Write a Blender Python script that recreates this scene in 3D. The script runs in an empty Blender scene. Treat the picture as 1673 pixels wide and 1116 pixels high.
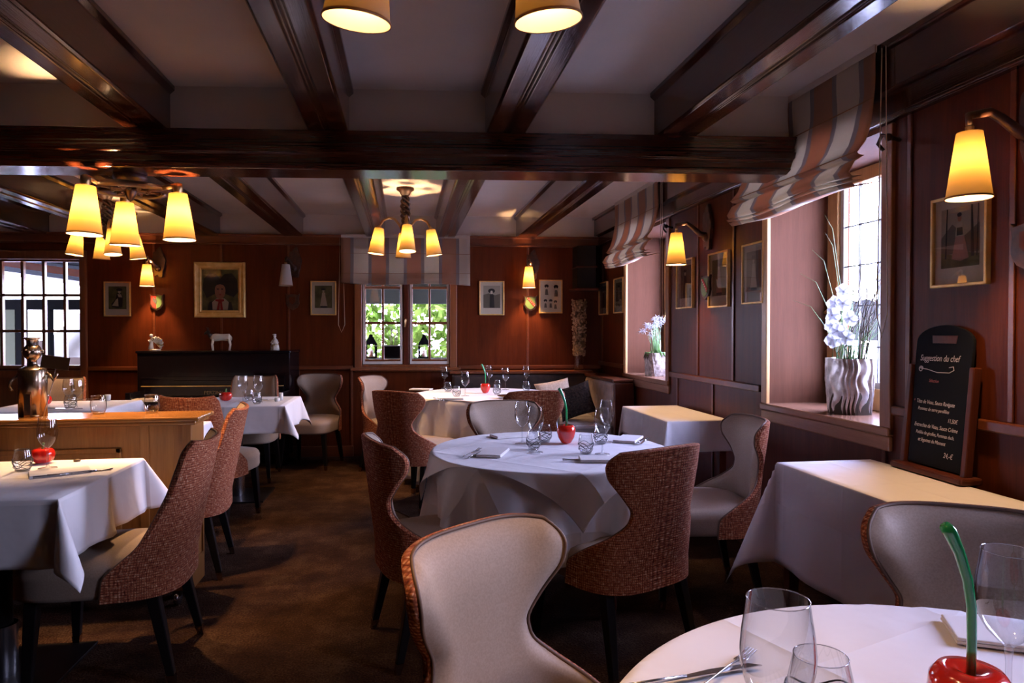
import bpy, math, random
from math import sin, cos, pi, sqrt, atan, atan2, radians as R
from mathutils import Vector, Matrix
random.seed(7)
SC = bpy.context.scene
COL = SC.collection
# ------------------------------------------------------------------ camera
F, H, CX, CY = 1115.0, 1.30, 836.5, 558.0
YAW = atan((836.5 - 662) / F); PIT = atan(17 / F)
fw = Vector((sin(YAW) * cos(PIT), cos(YAW) * cos(PIT), -sin(PIT)))
rt = Vector((cos(YAW), -sin(YAW), 0)); up = rt.cross(fw)
cam = bpy.data.cameras.new('camera'); cam.sensor_width = 36; cam.lens = F / 1673 * 36
cam.clip_start = 0.02; cam.clip_end = 500
camo = bpy.data.objects.new('camera', cam); COL.objects.link(camo)
camo.location = (0, 0, H); camo.rotation_euler = (pi / 2 - PIT, 0, -YAW)
SC.camera = camo
CAM = Vector((0, 0, H))
# ------------------------------------------------------------------ world, exposure
SKY = 50.0
w = bpy.data.worlds.new('world'); SC.world = w; w.use_nodes = True
wn = w.node_tree.nodes; wl = w.node_tree.links
bg = wn['Background']; bg.inputs[1].default_value = SKY
tc = wn.new('ShaderNodeTexCoord'); sx = wn.new('ShaderNodeSeparateXYZ'); rp = wn.new('ShaderNodeValToRGB')
wl.new(tc.outputs['Generated'], sx.inputs[0]); wl.new(sx.outputs[2], rp.inputs[0]); wl.new(rp.outputs[0], bg.inputs[0])
rp.color_ramp.elements[0].position = 0.0; rp.color_ramp.elements[0].color = (0.70, 0.68, 0.92, 1)
rp.color_ramp.elements[1].position = 0.6; rp.color_ramp.elements[1].color = (0.50, 0.54, 1.0, 1)
SC.view_settings.view_transform = 'Standard'; SC.view_settings.look = 'None'
SC.view_settings.exposure = 0.4; SC.view_settings.gamma = 1; SC.view_settings.use_curve_mapping = False
SC.cycles.max_bounces = 10; SC.cycles.diffuse_bounces = 5; SC.cycles.glossy_bounces = 4
SC.cycles.transparent_max_bounces = 24; SC.cycles.transmission_bounces = 6
SC.cycles.caustics_reflective = False; SC.cycles.caustics_refractive = False
SC.cycles.sample_clamp_indirect = 4.0
LAMP = 60.0          # watts of one shaded bulb
LAMPCOL = (1.0, 0.58, 0.29)
# room constants
BX, BY, BA = -0.643, 7.253, -0.085      # back wall origin and turn
XR = 2.05                               # right wall
ZC = 2.50                               # plaster ceiling
def portal(name, loc, rot, sx_, sy_):
    l = bpy.data.lights.new(name, 'AREA'); l.shape = 'RECTANGLE'; l.size = sx_; l.size_y = sy_
    l.cycles.is_portal = True
    o = bpy.data.objects.new(name, l); COL.objects.link(o); o.location = loc; o.rotation_euler = rot
for yc, wd in ((3.145, 0.95), (5.64, 1.0), (0.925, 0.65)):
    portal('daylight_portal', (XR + 0.52, yc, 1.5), (0, R(90), 0), 1.25, wd)
# ------------------------------------------------------------------ pixel helpers (photo frame 1673x1116 -> real points)
def ray(px, py): return fw + rt * ((px - CX) / F) - up * ((py - CY) / F)
def Pz(px, py, z):
    d = ray(px, py); return CAM + d * ((z - H) / d.z)
def PX(px, py, X):
    d = ray(px, py); return CAM + d * (X / d.x)
def PD(px, py, D): return CAM + ray(px, py) * D
E1 = Vector((cos(BA), sin(BA), 0)); E2 = Vector((-sin(BA), cos(BA), 0)); B0 = Vector((BX, BY, 0))
def PB(px, py, off=0):
    """point on the plane 'off' metres in front of the back wall, in the wall's own (s, y, z) frame"""
    d = ray(px, py); n = E2; p0 = B0 - E2 * off
    t = (p0 - CAM).dot(n) / d.dot(n); p = CAM + d * t
    q = p - B0
    return Vector((q.dot(E1), q.dot(E2), q.z))
def BW(s, y, z): return B0 + E1 * s + E2 * y + Vector((0, 0, z))
# ------------------------------------------------------------------ materials
MATS = {}
def mat(name, col, rough=0.5, metal=0.0, spec=0.5, coat=0.0, build=None, sheen=0.0):
    m = bpy.data.materials.new(name); m.use_nodes = True
    nt = m.node_tree; b = nt.nodes['Principled BSDF']
    b.inputs['Base Color'].default_value = (*col, 1); b.inputs['Roughness'].default_value = rough
    b.inputs['Metallic'].default_value = metal; b.inputs['Specular IOR Level'].default_value = spec
    b.inputs['Coat Weight'].default_value = coat; b.inputs['Coat Roughness'].default_value = 0.12
    b.inputs['Sheen Weight'].default_value = sheen
    if build: build(nt, b)
    MATS[name] = m; return m
def N(nt, t, **kw):
    n = nt.nodes.new(t)
    for k, v in kw.items():
        if k in n.inputs: n.inputs[k].default_value = v
        else: setattr(n, k, v)
    return n
def ramp(nt, fac, stops, interp='LINEAR'):
    r = nt.nodes.new('ShaderNodeValToRGB'); cr = r.color_ramp; cr.interpolation = interp
    while len(cr.elements) < len(stops): cr.elements.new(0.5)
    for e, (p, c) in zip(cr.elements, stops): e.position = p; e.color = (*c, 1)
    nt.links.new(fac, r.inputs[0]); return r.outputs[0]
def bump(nt, b, h, s=0.3, d=0.01):
    n = N(nt, 'ShaderNodeBump'); n.inputs['Strength'].default_value = s; n.inputs['Distance'].default_value = d
    nt.links.new(h, n.inputs['Height']); nt.links.new(n.outputs[0], b.inputs['Normal'])
def wood(c1, c2, axis='Z', scale=1.0, bumpy=0.15):
    def f(nt, b):
        t = N(nt, 'ShaderNodeTexCoord'); mp = N(nt, 'ShaderNodeMapping')
        s = {'X': (0.35, 7, 7), 'Y': (7, 0.35, 7), 'Z': (7, 7, 0.35)}[axis]
        mp.inputs['Scale'].default_value = [k * scale for k in s]
        nt.links.new(t.outputs['Object'], mp.inputs[0])
        n = N(nt, 'ShaderNodeTexNoise', Scale=3.0, Detail=8.0, Roughness=0.62, Distortion=0.6)
        nt.links.new(mp.outputs[0], n.inputs['Vector'])
        n2 = N(nt, 'ShaderNodeTexNoise', Scale=28.0, Detail=3.0); nt.links.new(mp.outputs[0], n2.inputs['Vector'])
        mx = N(nt, 'ShaderNodeMix'); mx.inputs[0].default_value = 0.35
        nt.links.new(n.outputs[0], mx.inputs[2]); nt.links.new(n2.outputs[0], mx.inputs[3])
        nt.links.new(ramp(nt, mx.outputs[0], [(0.34, c1), (0.5, tuple((a + d) / 2 for a, d in zip(c1, c2))), (0.66, c2)]), b.inputs['Base Color'])
        bump(nt, b, mx.outputs[0], bumpy, 0.003)
    return f
def noisy(c1, c2, scale=8.0, detail=4.0, bs=0.0, bd=0.004, lo=0.35, hi=0.65):
    def f(nt, b):
        t = N(nt, 'ShaderNodeTexCoord'); n = N(nt, 'ShaderNodeTexNoise', Scale=scale, Detail=detail)
        nt.links.new(t.outputs['Object'], n.inputs['Vector'])
        nt.links.new(ramp(nt, n.outputs[0], [(lo, c1), (hi, c2)]), b.inputs['Base Color'])
        if bs: bump(nt, b, n.outputs[0], bs, bd)
    return f
mat('panel', (0.2, 0.06, 0.02), 0.40, spec=0.14, build=wood((0.054, 0.0095, 0.0025), (0.098, 0.021, 0.0055)))
mat('panel_trim', (0.2, 0.06, 0.02), 0.28, build=wood((0.09, 0.022, 0.008), (0.15, 0.042, 0.014), 'X'))
mat('beam', (0.05, 0.015, 0.007), 0.17, coat=0.5, build=wood((0.028, 0.007, 0.003), (0.062, 0.016, 0.006), 'Y', 1.0, 0.35))
mat('beam_x', (0.05, 0.015, 0.007), 0.17, coat=0.5, build=wood((0.032, 0.007, 0.003), (0.070, 0.017, 0.006), 'X', 1.0, 0.35))
mat('oak', (0.5, 0.28, 0.1), 0.35, coat=0.1, build=wood((0.20, 0.080, 0.018), (0.31, 0.135, 0.036), 'Z', 1.2))
mat('oak_x', (0.5, 0.28, 0.1), 0.22, coat=0.3, build=wood((0.20, 0.080, 0.018), (0.31, 0.135, 0.036), 'X', 1.2))
mat('pine', (0.62, 0.36, 0.14), 0.35, build=wood((0.52, 0.28, 0.10), (0.68, 0.40, 0.17), 'Z', 1.0))
mat('reveal', (0.42, 0.2, 0.13), 0.6, spec=0.1, build=wood((0.082, 0.030, 0.015), (0.110, 0.042, 0.022), 'Z', 1.3, 0.08))
mat('sillwood', (0.42, 0.2, 0.1), 0.25, build=wood((0.24, 0.11, 0.06), (0.31, 0.155, 0.09), 'Y', 1.3, 0.08))
mat('casing', (0.16, 0.05, 0.02), 0.3, build=wood((0.15, 0.045, 0.016), (0.24, 0.085, 0.030), 'Z', 1.2))
mat('plaster', (0.7, 0.62, 0.54), 0.8, build=noisy((0.78, 0.71, 0.62), (0.85, 0.78, 0.69), 2.2, 5, 0.15, 0.004))
mat('dark_metal', (0.05, 0.03, 0.02), 0.35, metal=0.7)
mat('carved_wood', (0.09, 0.03, 0.015), 0.4, build=noisy((0.022, 0.008, 0.004), (0.065, 0.022, 0.010), 30, 5, 0.5, 0.004))
mat('brass', (0.75, 0.5, 0.22), 0.3, metal=1.0)
mat('gold', (0.8, 0.5, 0.14), 0.36, metal=0.2, build=noisy((0.85, 0.50, 0.12), (0.95, 0.64, 0.22), 20, 4, 0.25, 0.002))
mat('text_brass', (0.20, 0.13, 0.06), 0.5)
mat('steel', (0.62, 0.62, 0.64), 0.22, metal=1.0)
mat('bronze_steel', (0.40, 0.30, 0.22), 0.24, metal=1.0)
mat('black_wood', (0.008, 0.006, 0.006), 0.45, spec=0.2)
mat('piano', (0.006, 0.004, 0.005), 0.16, spec=0.35)
mat('ivory', (0.75, 0.68, 0.55), 0.3)
mat('leather', (0.5, 0.40, 0.31), 0.62, build=noisy((0.30, 0.215, 0.15), (0.36, 0.265, 0.19), 220, 2, 0.12, 0.001), sheen=0.15)
mat('piping', (0.12, 0.065, 0.04), 0.55)
mat('dark_upholstery', (0.05, 0.03, 0.022), 0.6, build=noisy((0.014, 0.009, 0.008), (0.035, 0.02, 0.015), 16, 4, 0.2))
mat('velvet', (0.2, 0.1, 0.05), 0.75, sheen=0.4, build=noisy((0.14, 0.075, 0.04), (0.26, 0.15, 0.085), 14, 5, 0.3))
mat('cushion_beige', (0.55, 0.40, 0.26), 0.8, build=noisy((0.48, 0.34, 0.22), (0.6, 0.44, 0.3), 60, 3, 0.2))
mat('fur', (0.04, 0.03, 0.02), 0.95, spec=0.1, build=noisy((0.010, 0.007, 0.006), (0.035, 0.022, 0.015), 60, 5, 0.8, 0.01))
def linen(nt, b):
    """ironed damask: pressed fold lines crossing the cloth and slight rumples"""
    t = N(nt, 'ShaderNodeTexCoord'); s = N(nt, 'ShaderNodeSeparateXYZ'); nt.links.new(t.outputs['UV'], s.inputs[0])
    n = N(nt, 'ShaderNodeTexNoise', Scale=5.0, Detail=3.0); nt.links.new(t.outputs['Object'], n.inputs['Vector']); hs = [n.outputs[0]]
    for k in (0, 1):
        a = N(nt, 'ShaderNodeMath', operation='MULTIPLY_ADD'); a.inputs[1].default_value = 2.6; a.inputs[2].default_value = 0.5; nt.links.new(s.outputs[k], a.inputs[0])
        f = N(nt, 'ShaderNodeMath', operation='FRACT'); nt.links.new(a.outputs[0], f.inputs[0])
        d = N(nt, 'ShaderNodeMath', operation='SUBTRACT'); d.inputs[1].default_value = 0.5; nt.links.new(f.outputs[0], d.inputs[0])
        e = N(nt, 'ShaderNodeMath', operation='ABSOLUTE'); nt.links.new(d.outputs[0], e.inputs[0])
        g = N(nt, 'ShaderNodeMath', operation='MULTIPLY'); g.inputs[1].default_value = -22.0; nt.links.new(e.outputs[0], g.inputs[0])
        x = N(nt, 'ShaderNodeMath', operation='EXPONENT'); nt.links.new(g.outputs[0], x.inputs[0])
        m = N(nt, 'ShaderNodeMath', operation='MULTIPLY_ADD'); m.inputs[1].default_value = 0.28; nt.links.new(x.outputs[0], m.inputs[0]); nt.links.new(hs[-1], m.inputs[2]); hs.append(m.outputs[0])
    bump(nt, b, hs[-1], 0.55, 0.02)
mat('cloth', (0.86, 0.84, 0.85), 0.75, sheen=0.1, build=linen)
mat('napkin', (0.84, 0.81, 0.80), 0.8)
mat('porcelain', (0.8, 0.78, 0.72), 0.2, coat=0.4)
mat('glaze', (0.74, 0.70, 0.62), 0.25, coat=0.3, build=noisy((0.45, 0.33, 0.12), (0.8, 0.76, 0.68), 26, 3, 0, lo=0.40, hi=0.50))
mat('red_glass', (0.75, 0.022, 0.012), 0.06, coat=1.0)
mat('green_glass', (0.02, 0.33, 0.10), 0.08, coat=1.0)
mat('green_stem', (0.08, 0.22, 0.05), 0.5)
mat('leaf', (0.07, 0.20, 0.04), 0.5, build=noisy((0.05, 0.15, 0.03), (0.14, 0.30, 0.06), 20))
mat('twig', (0.10, 0.07, 0.045), 0.7)
def translucent(k):
    def f(nt, b):
        tr = N(nt, 'ShaderNodeBsdfTranslucent'); tr.inputs[0].default_value = b.inputs['Base Color'].default_value
        ms = N(nt, 'ShaderNodeMixShader'); ms.inputs[0].default_value = k
        nt.links.new(b.outputs[0], ms.inputs[1]); nt.links.new(tr.outputs[0], ms.inputs[2]); nt.links.new(ms.outputs[0], nt.nodes['Material Output'].inputs[0])
    return f
mat('petal', (0.88, 0.90, 0.95), 0.5, build=translucent(0.5))
mat('soil', (0.05, 0.035, 0.02), 0.9)
mat('silver_pot', (0.62, 0.60, 0.60), 0.34, metal=0.65, build=noisy((0.40, 0.36, 0.33), (0.75, 0.74, 0.75), 18, 5, 0.35, 0.004))
mat('stone_pot', (0.5, 0.45, 0.4), 0.7, build=noisy((0.30, 0.25, 0.21), (0.66, 0.60, 0.54), 34, 5, 0.9, 0.01))
mat('chalkboard', (0.006, 0.007, 0.010), 0.8, spec=0.1)
mat('chalk', (0.62, 0.55, 0.52), 0.9)
mat('chalk_pink', (0.40, 0.12, 0.12), 0.9)
mat('frame_red', (0.13, 0.032, 0.016), 0.45, spec=0.2, build=wood((0.055, 0.013, 0.006), (0.095, 0.024, 0.011)))
mat('cork', (0.5, 0.32, 0.16), 0.85, build=noisy((0.34, 0.20, 0.09), (0.60, 0.40, 0.21), 40))
mat('mount', (0.86, 0.76, 0.58), 0.7)
mat('mount_dark', (0.52, 0.46, 0.34), 0.7)
mat('ink', (0.04, 0.035, 0.03), 0.7)
mat('ink_mid', (0.20, 0.17, 0.12), 0.7)
mat('skin_paint', (0.48, 0.22, 0.12), 0.6)
mat('pink_paint', (0.55, 0.28, 0.22), 0.7)
mat('cream_paint', (0.62, 0.52, 0.36), 0.6)
mat('red_paint', (0.42, 0.03, 0.02), 0.5)
mat('green_paint', (0.08, 0.14, 0.04), 0.5)
mat('olive_paint', (0.17, 0.16, 0.05), 0.6, build=noisy((0.10, 0.10, 0.035), (0.24, 0.20, 0.07), 12))
mat('canvas_dark', (0.03, 0.018, 0.012), 0.5)
mat('white_paint', (0.5, 0.5, 0.49), 0.5)
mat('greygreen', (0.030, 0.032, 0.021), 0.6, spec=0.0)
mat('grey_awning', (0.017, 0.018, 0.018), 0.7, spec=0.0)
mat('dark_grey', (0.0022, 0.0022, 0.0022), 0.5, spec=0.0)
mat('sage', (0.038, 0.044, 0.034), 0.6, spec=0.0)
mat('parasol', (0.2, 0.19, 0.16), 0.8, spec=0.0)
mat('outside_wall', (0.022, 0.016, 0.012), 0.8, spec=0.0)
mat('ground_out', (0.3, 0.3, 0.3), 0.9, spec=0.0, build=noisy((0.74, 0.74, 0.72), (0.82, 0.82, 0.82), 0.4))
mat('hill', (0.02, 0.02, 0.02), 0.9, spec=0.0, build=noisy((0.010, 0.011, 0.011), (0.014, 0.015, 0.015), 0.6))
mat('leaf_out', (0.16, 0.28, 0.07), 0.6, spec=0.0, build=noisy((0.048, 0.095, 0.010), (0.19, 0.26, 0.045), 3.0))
mat('sheer', (0.7, 0.66, 0.58), 0.8)
mat('lead', (0.06, 0.06, 0.06), 0.5, metal=0.5)
mat('black_line', (0.015, 0.015, 0.02), 0.3)
mat('cord', (0.66, 0.55, 0.40), 0.6)
mat('shade_trim', (0.35, 0.17, 0.06), 0.7)
mat('shade_off', (0.66, 0.58, 0.48), 0.8)
mat('brown_stone', (0.12, 0.07, 0.04), 0.3)
mat('sheet', (0.32, 0.28, 0.25), 0.6)
def carpet(nt, b):
    t = N(nt, 'ShaderNodeTexCoord')
    n1 = N(nt, 'ShaderNodeTexNoise', Scale=4.5, Detail=6.0, Roughness=0.7); nt.links.new(t.outputs['Object'], n1.inputs['Vector'])
    n2 = N(nt, 'ShaderNodeTexNoise', Scale=120.0, Detail=3.0); nt.links.new(t.outputs['Object'], n2.inputs['Vector'])
    v = N(nt, 'ShaderNodeTexVoronoi', Scale=9.0); nt.links.new(n1.outputs[1], v.inputs['Vector'])
    mx = N(nt, 'ShaderNodeMix'); mx.inputs[0].default_value = 0.45
    nt.links.new(n1.outputs[0], mx.inputs[2]); nt.links.new(n2.outputs[0], mx.inputs[3])
    nt.links.new(ramp(nt, mx.outputs[0], [(0.36, (0.014, 0.006, 0.004)), (0.5, (0.038, 0.016, 0.008)), (0.62, (0.085, 0.048, 0.026))]), b.inputs['Base Color'])
    bump(nt, b, n2.outputs[0], 0.9, 0.01)
mat('carpet', (0.1, 0.05, 0.02), 0.95, spec=0.1, build=carpet)
def tweed(nt, b):
    """woven bouclé: slubby weft lines over a finer warp, laid out in metres by the uv map"""
    t = N(nt, 'ShaderNodeTexCoord'); outs = []
    for fx_, fy_ in ((38, 210), (210, 60)):
        mp = N(nt, 'ShaderNodeMapping'); mp.inputs['Scale'].default_value = (fx_, fy_, 1)
        nt.links.new(t.outputs['UV'], mp.inputs[0])
        n = N(nt, 'ShaderNodeTexNoise', Scale=1.0, Detail=1.5, Roughness=0.6); nt.links.new(mp.outputs[0], n.inputs['Vector'])
        outs.append(n.outputs[0])
    gr = []
    for ax_, fr_ in (('Y', 34.0), ('X', 34.0)):
        wv = N(nt, 'ShaderNodeTexWave', Scale=fr_, Distortion=1.4, Detail=1.0); wv.bands_direction = ax_; wv.inputs['Detail Scale'].default_value = 3.0
        nt.links.new(t.outputs['UV'], wv.inputs['Vector']); gr.append(wv.outputs[1])
    mx = N(nt, 'ShaderNodeMix'); mx.inputs[0].default_value = 0.5
    nt.links.new(outs[0], mx.inputs[2]); nt.links.new(outs[1], mx.inputs[3])
    c = ramp(nt, mx.outputs[0], [(0.35, (0.14, 0.030, 0.020)), (0.45, (0.34, 0.095, 0.045)), (0.54, (0.46, 0.165, 0.075)), (0.64, (0.72, 0.46, 0.30))])
    mg = N(nt, 'ShaderNodeMath', operation='MULTIPLY'); nt.links.new(gr[0], mg.inputs[0]); nt.links.new(gr[1], mg.inputs[1])
    dk = ramp(nt, mg.outputs[0], [(0.0, (0.50, 0.42, 0.40)), (0.45, (1, 1, 1))])
    m2 = N(nt, 'ShaderNodeMix', data_type='RGBA', blend_type='MULTIPLY'); m2.inputs[0].default_value = 1.0
    nt.links.new(c, m2.inputs[6]); nt.links.new(dk, m2.inputs[7]); nt.links.new(m2.outputs[2], b.inputs['Base Color'])
    bump(nt, b, mg.outputs[0], 0.35, 0.002)
mat('tweed', (0.3, 0.1, 0.05), 0.9, spec=0.2, build=tweed)
def stripes(nt, b):
    """blind fabric: cream and rust stripes with grey edges, by distance across the fabric (uv.x in metres)"""
    t = N(nt, 'ShaderNodeTexCoord'); s = N(nt, 'ShaderNodeSeparateXYZ'); nt.links.new(t.outputs['UV'], s.inputs[0])
    m = N(nt, 'ShaderNodeMath', operation='DIVIDE'); m.inputs[1].default_value = 0.36; nt.links.new(s.outputs[0], m.inputs[0])
    fr = N(nt, 'ShaderNodeMath', operation='FRACT'); nt.links.new(m.outputs[0], fr.inputs[0])
    cr, ru, gr = (0.74, 0.66, 0.53), (0.46, 0.25, 0.15), (0.34, 0.30, 0.28)
    c = ramp(nt, fr.outputs[0], [(0, ru), (0.40, gr), (0.49, cr), (0.91, gr)], 'CONSTANT')
    nt.links.new(c, b.inputs['Base Color'])
    tr = N(nt, 'ShaderNodeBsdfTranslucent'); nt.links.new(c, tr.inputs[0])
    ms = N(nt, 'ShaderNodeMixShader'); ms.inputs[0].default_value = 0.45
    out = nt.nodes['Material Output']
    nt.links.new(b.outputs[0], ms.inputs[1]); nt.links.new(tr.outputs[0], ms.inputs[2]); nt.links.new(ms.outputs[0], out.inputs[0])
mat('blind', (0.6, 0.5, 0.4), 0.8, build=stripes)
def glass_mat(name, tint=(0.97, 0.98, 0.98), k=1.0, rough=0.0):
    m = bpy.data.materials.new(name); m.use_nodes = True; nt = m.node_tree; nt.nodes.clear()
    o = N(nt, 'ShaderNodeOutputMaterial'); tr = N(nt, 'ShaderNodeBsdfTransparent'); tr.inputs[0].default_value = (*tint, 1)
    lw2 = N(nt, 'ShaderNodeLayerWeight'); lw2.inputs[0].default_value = 0.5
    if name.startswith('glass'): nt.links.new(ramp(nt, lw2.outputs['Facing'], [(0.55, tint), (0.95, (0.42, 0.44, 0.48))]), tr.inputs[0])
    gl = N(nt, 'ShaderNodeBsdfGlossy'); gl.inputs['Roughness'].default_value = rough
    lw = N(nt, 'ShaderNodeLayerWeight'); lw.inputs[0].default_value = 0.5
    pw = N(nt, 'ShaderNodeMath', operation='POWER'); pw.inputs[1].default_value = 2.6 if name == 'pane' else 1.9; nt.links.new(lw.outputs['Facing'], pw.inputs[0])
    mu = N(nt, 'ShaderNodeMath', operation='MULTIPLY_ADD'); mu.inputs[1].default_value = 0.85; mu.inputs[2].default_value = 0.05 * k; mu.use_clamp = True
    ms = N(nt, 'ShaderNodeMixShader'); nt.links.new(pw.outputs[0], mu.inputs[0]); nt.links.new(mu.outputs[0], ms.inputs[0])
    nt.links.new(tr.outputs[0], ms.inputs[1]); nt.links.new(gl.outputs[0], ms.inputs[2]); nt.links.new(ms.outputs[0], o.inputs[0])
    MATS[name] = m
glass_mat('glass', (0.95, 0.96, 0.97), 1.7)
glass_mat('pane', (0.97, 0.98, 0.98), 0.9)
glass_mat('picture_glass', (0.98, 0.98, 0.98), 1.0)
def shade_mat():
    m = bpy.data.materials.new('shade'); m.use_nodes = True; nt = m.node_tree; nt.nodes.clear()
    o = N(nt, 'ShaderNodeOutputMaterial'); tr = N(nt, 'ShaderNodeBsdfTranslucent'); tr.inputs[0].default_value = (0.034, 0.020, 0.0042, 1)
    d = N(nt, 'ShaderNodeBsdfDiffuse'); d.inputs[0].default_value = (0.60, 0.52, 0.38, 1)
    ms = N(nt, 'ShaderNodeMixShader'); ms.inputs[0].default_value = 0.5
    nt.links.new(d.outputs[0], ms.inputs[1]); nt.links.new(tr.outputs[0], ms.inputs[2]); nt.links.new(ms.outputs[0], o.inputs[0])
    MATS['shade'] = m
shade_mat()
# ------------------------------------------------------------------ mesh builder
class MB:
    def __init__(s): s.v = []; s.f = []; s.uv = []; s.sm = []
    def add(s, vs, fs, smooth=False, uvs=None, M=None):
        o = len(s.v)
        for i, p in enumerate(vs):
            p = Vector(p)
            if M is not None: p = M @ p
            s.v.append(p); s.uv.append(uvs[i] if uvs else (p.x, p.z))
        for f in fs: s.f.append([o + k for k in f]); s.sm.append(smooth)
        return s
    def box(s, a, b, M=None):
        x0, y0, z0 = (min(a[i], b[i]) for i in range(3)); x1, y1, z1 = (max(a[i], b[i]) for i in range(3))
        vs = [(x0, y0, z0), (x1, y0, z0), (x1, y1, z0), (x0, y1, z0), (x0, y0, z1), (x1, y0, z1), (x1, y1, z1), (x0, y1, z1)]
        return s.add(vs, [(0, 3, 2, 1), (4, 5, 6, 7), (0, 1, 5, 4), (1, 2, 6, 5), (2, 3, 7, 6), (3, 0, 4, 7)], M=M)
    def prism(s, pts, z0, z1, M=None, smooth=False):
        """polygon pts (x, y) extruded z0..z1"""
        n = len(pts); vs = [(x, y, z0) for x, y in pts] + [(x, y, z1) for x, y in pts]
        fs = [list(range(n))[::-1], list(range(n, 2 * n))] + [(i, (i + 1) % n, n + (i + 1) % n, n + i) for i in range(n)]
        return s.add(vs, fs, smooth, M=M)
    def lathe(s, prof, n=32, M=None, cap=False):
        vs = []; fs = []
        for r, z in prof:
            for k in range(n): a = 2 * pi * k / n; vs.append((r * cos(a), r * sin(a), z))
        for i in range(len(prof) - 1):
            for k in range(n): fs.append((i * n + k, i * n + (k + 1) % n, (i + 1) * n + (k + 1) % n, (i + 1) * n + k))
        if cap: fs += [tuple(range(n))[::-1], tuple((len(prof) - 1) * n + k for k in range(n))]
        return s.add(vs, fs, True, M=M)
    def tube(s, pts, r, n=8, M=None, closed=False, flat=1.0):
        pts = [Vector(p) for p in pts]; rs = r if isinstance(r, (list, tuple)) else [r] * len(pts)
        vs = []; fs = []; m = len(pts)
        t = (pts[1] - pts[0]).normalized(); nn = t.orthogonal().normalized()
        for i, p in enumerate(pts):
            if closed: t = (pts[(i + 1) % m] - pts[i - 1])
            else: t = (pts[min(i + 1, m - 1)] - pts[max(i - 1, 0)])
            if t.length < 1e-9: t = Vector((0, 0, 1))
            t.normalize(); nn = (nn - t * nn.dot(t))
            if nn.length < 1e-6: nn = t.orthogonal()
            nn.normalize(); bb = t.cross(nn)
            for k in range(n):
                a = 2 * pi * k / n; vs.append(p + nn * (cos(a) * rs[i]) + bb * (sin(a) * rs[i] * flat))
        for i in range(m if closed else m - 1):
            j = (i + 1) % m
            for k in range(n): fs.append((i * n + k, i * n + (k + 1) % n, j * n + (k + 1) % n, j * n + k))
        if not closed: fs += [tuple(range(n))[::-1], tuple((m - 1) * n + k for k in range(n))]
        return s.add(vs, fs, True, M=M)
    def grid(s, fn, nu, nv, M=None, closed=False, uvf=None):
        vs = []; uv = []; fs = []
        for j in range(nv + 1):
            for i in range(nu + (0 if closed else 1)):
                p = fn(i / nu, j / nv); vs.append(p); uv.append(uvf(i / nu, j / nv, p) if uvf else (i / nu, j / nv))
        w_ = nu if closed else nu + 1
        for j in range(nv):
            for i in range(nu):
                a = j * w_ + i; b = j * w_ + (i + 1) % w_; fs.append((a, b, b + w_, a + w_))
        return s.add(vs, fs, True, uv, M)
    def ball(s, c, r, n=14, M=None):
        rx, ry, rz = r if isinstance(r, (tuple, list)) else (r, r, r)
        vs = []; fs = []
        for i in range(n + 1):
            a = pi * i / n
            for k in range(n * 2): b = pi * k / n; vs.append((c[0] + rx * sin(a) * cos(b), c[1] + ry * sin(a) * sin(b), c[2] + rz * cos(a)))
        for i in range(n):
            for k in range(2 * n): fs.append((i * 2 * n + k, (i + 1) * 2 * n + k, (i + 1) * 2 * n + (k + 1) % (2 * n), i * 2 * n + (k + 1) % (2 * n)))
        return s.add(vs, fs, True, M=M)
    def build(s, name, m, parent=None, loc=(0, 0, 0), rz=0.0, label=None, bevel=0.0, solid=0.0, subd=0, **tags):
        me = bpy.data.meshes.new(name); me.from_pydata([tuple(v) for v in s.v], [], s.f)
        me.polygons.foreach_set('use_smooth', s.sm)
        ul = me.uv_layers.new(name='UVMap'); li = [0.0] * (2 * len(me.loops))
        for i, l in enumerate(me.loops): li[2 * i], li[2 * i + 1] = s.uv[l.vertex_index]
        ul.data.foreach_set('uv', li)
        me.materials.append(MATS[m]); me.validate(); me.update()
        o = bpy.data.objects.new(name, me); COL.objects.link(o)
        o.location = loc; o.rotation_euler = (0, 0, rz)
        if parent: o.parent = parent
        if label: o['label'] = label
        if solid: md = o.modifiers.new('solid', 'SOLIDIFY'); md.thickness = solid; md.offset = 0
        if bevel: md = o.modifiers.new('bevel', 'BEVEL'); md.width = bevel; md.segments = 2; md.limit_method = 'ANGLE'; md.angle_limit = R(40)
        if subd: md = o.modifiers.new('sub', 'SUBSURF'); md.levels = subd; md.render_levels = subd
        for k, v in tags.items(): o[k] = v
        return o
def thing(name, label, cat, loc=(0, 0, 0), rz=0.0, group=None):
    o = bpy.data.objects.new(name, None); COL.objects.link(o); o.empty_display_size = 0.1
    o.location = loc; o.rotation_euler = (0, 0, rz); o['label'] = label; o['category'] = cat
    if group: o['group'] = group
    return o
def tag(o, label, cat, group=None):
    o['label'] = label; o['category'] = cat
    if group: o['group'] = group
    return o
def struct(o): o['kind'] = 'structure'; return o
def dup(o, parent=None):
    c = o.copy(); COL.objects.link(c)
    if parent is not None: c.parent = parent
    for ch in list(o.children): dup(ch, c)
    return c
def interp(tab, x):
    if x <= tab[0][0]: return tab[0][1]
    for (a, va), (b, vb) in zip(tab, tab[1:]):
        if x <= b:
            t = (x - a) / (b - a); t = t * t * (3 - 2 * t); return va + (vb - va) * t
    return tab[-1][1]
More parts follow.
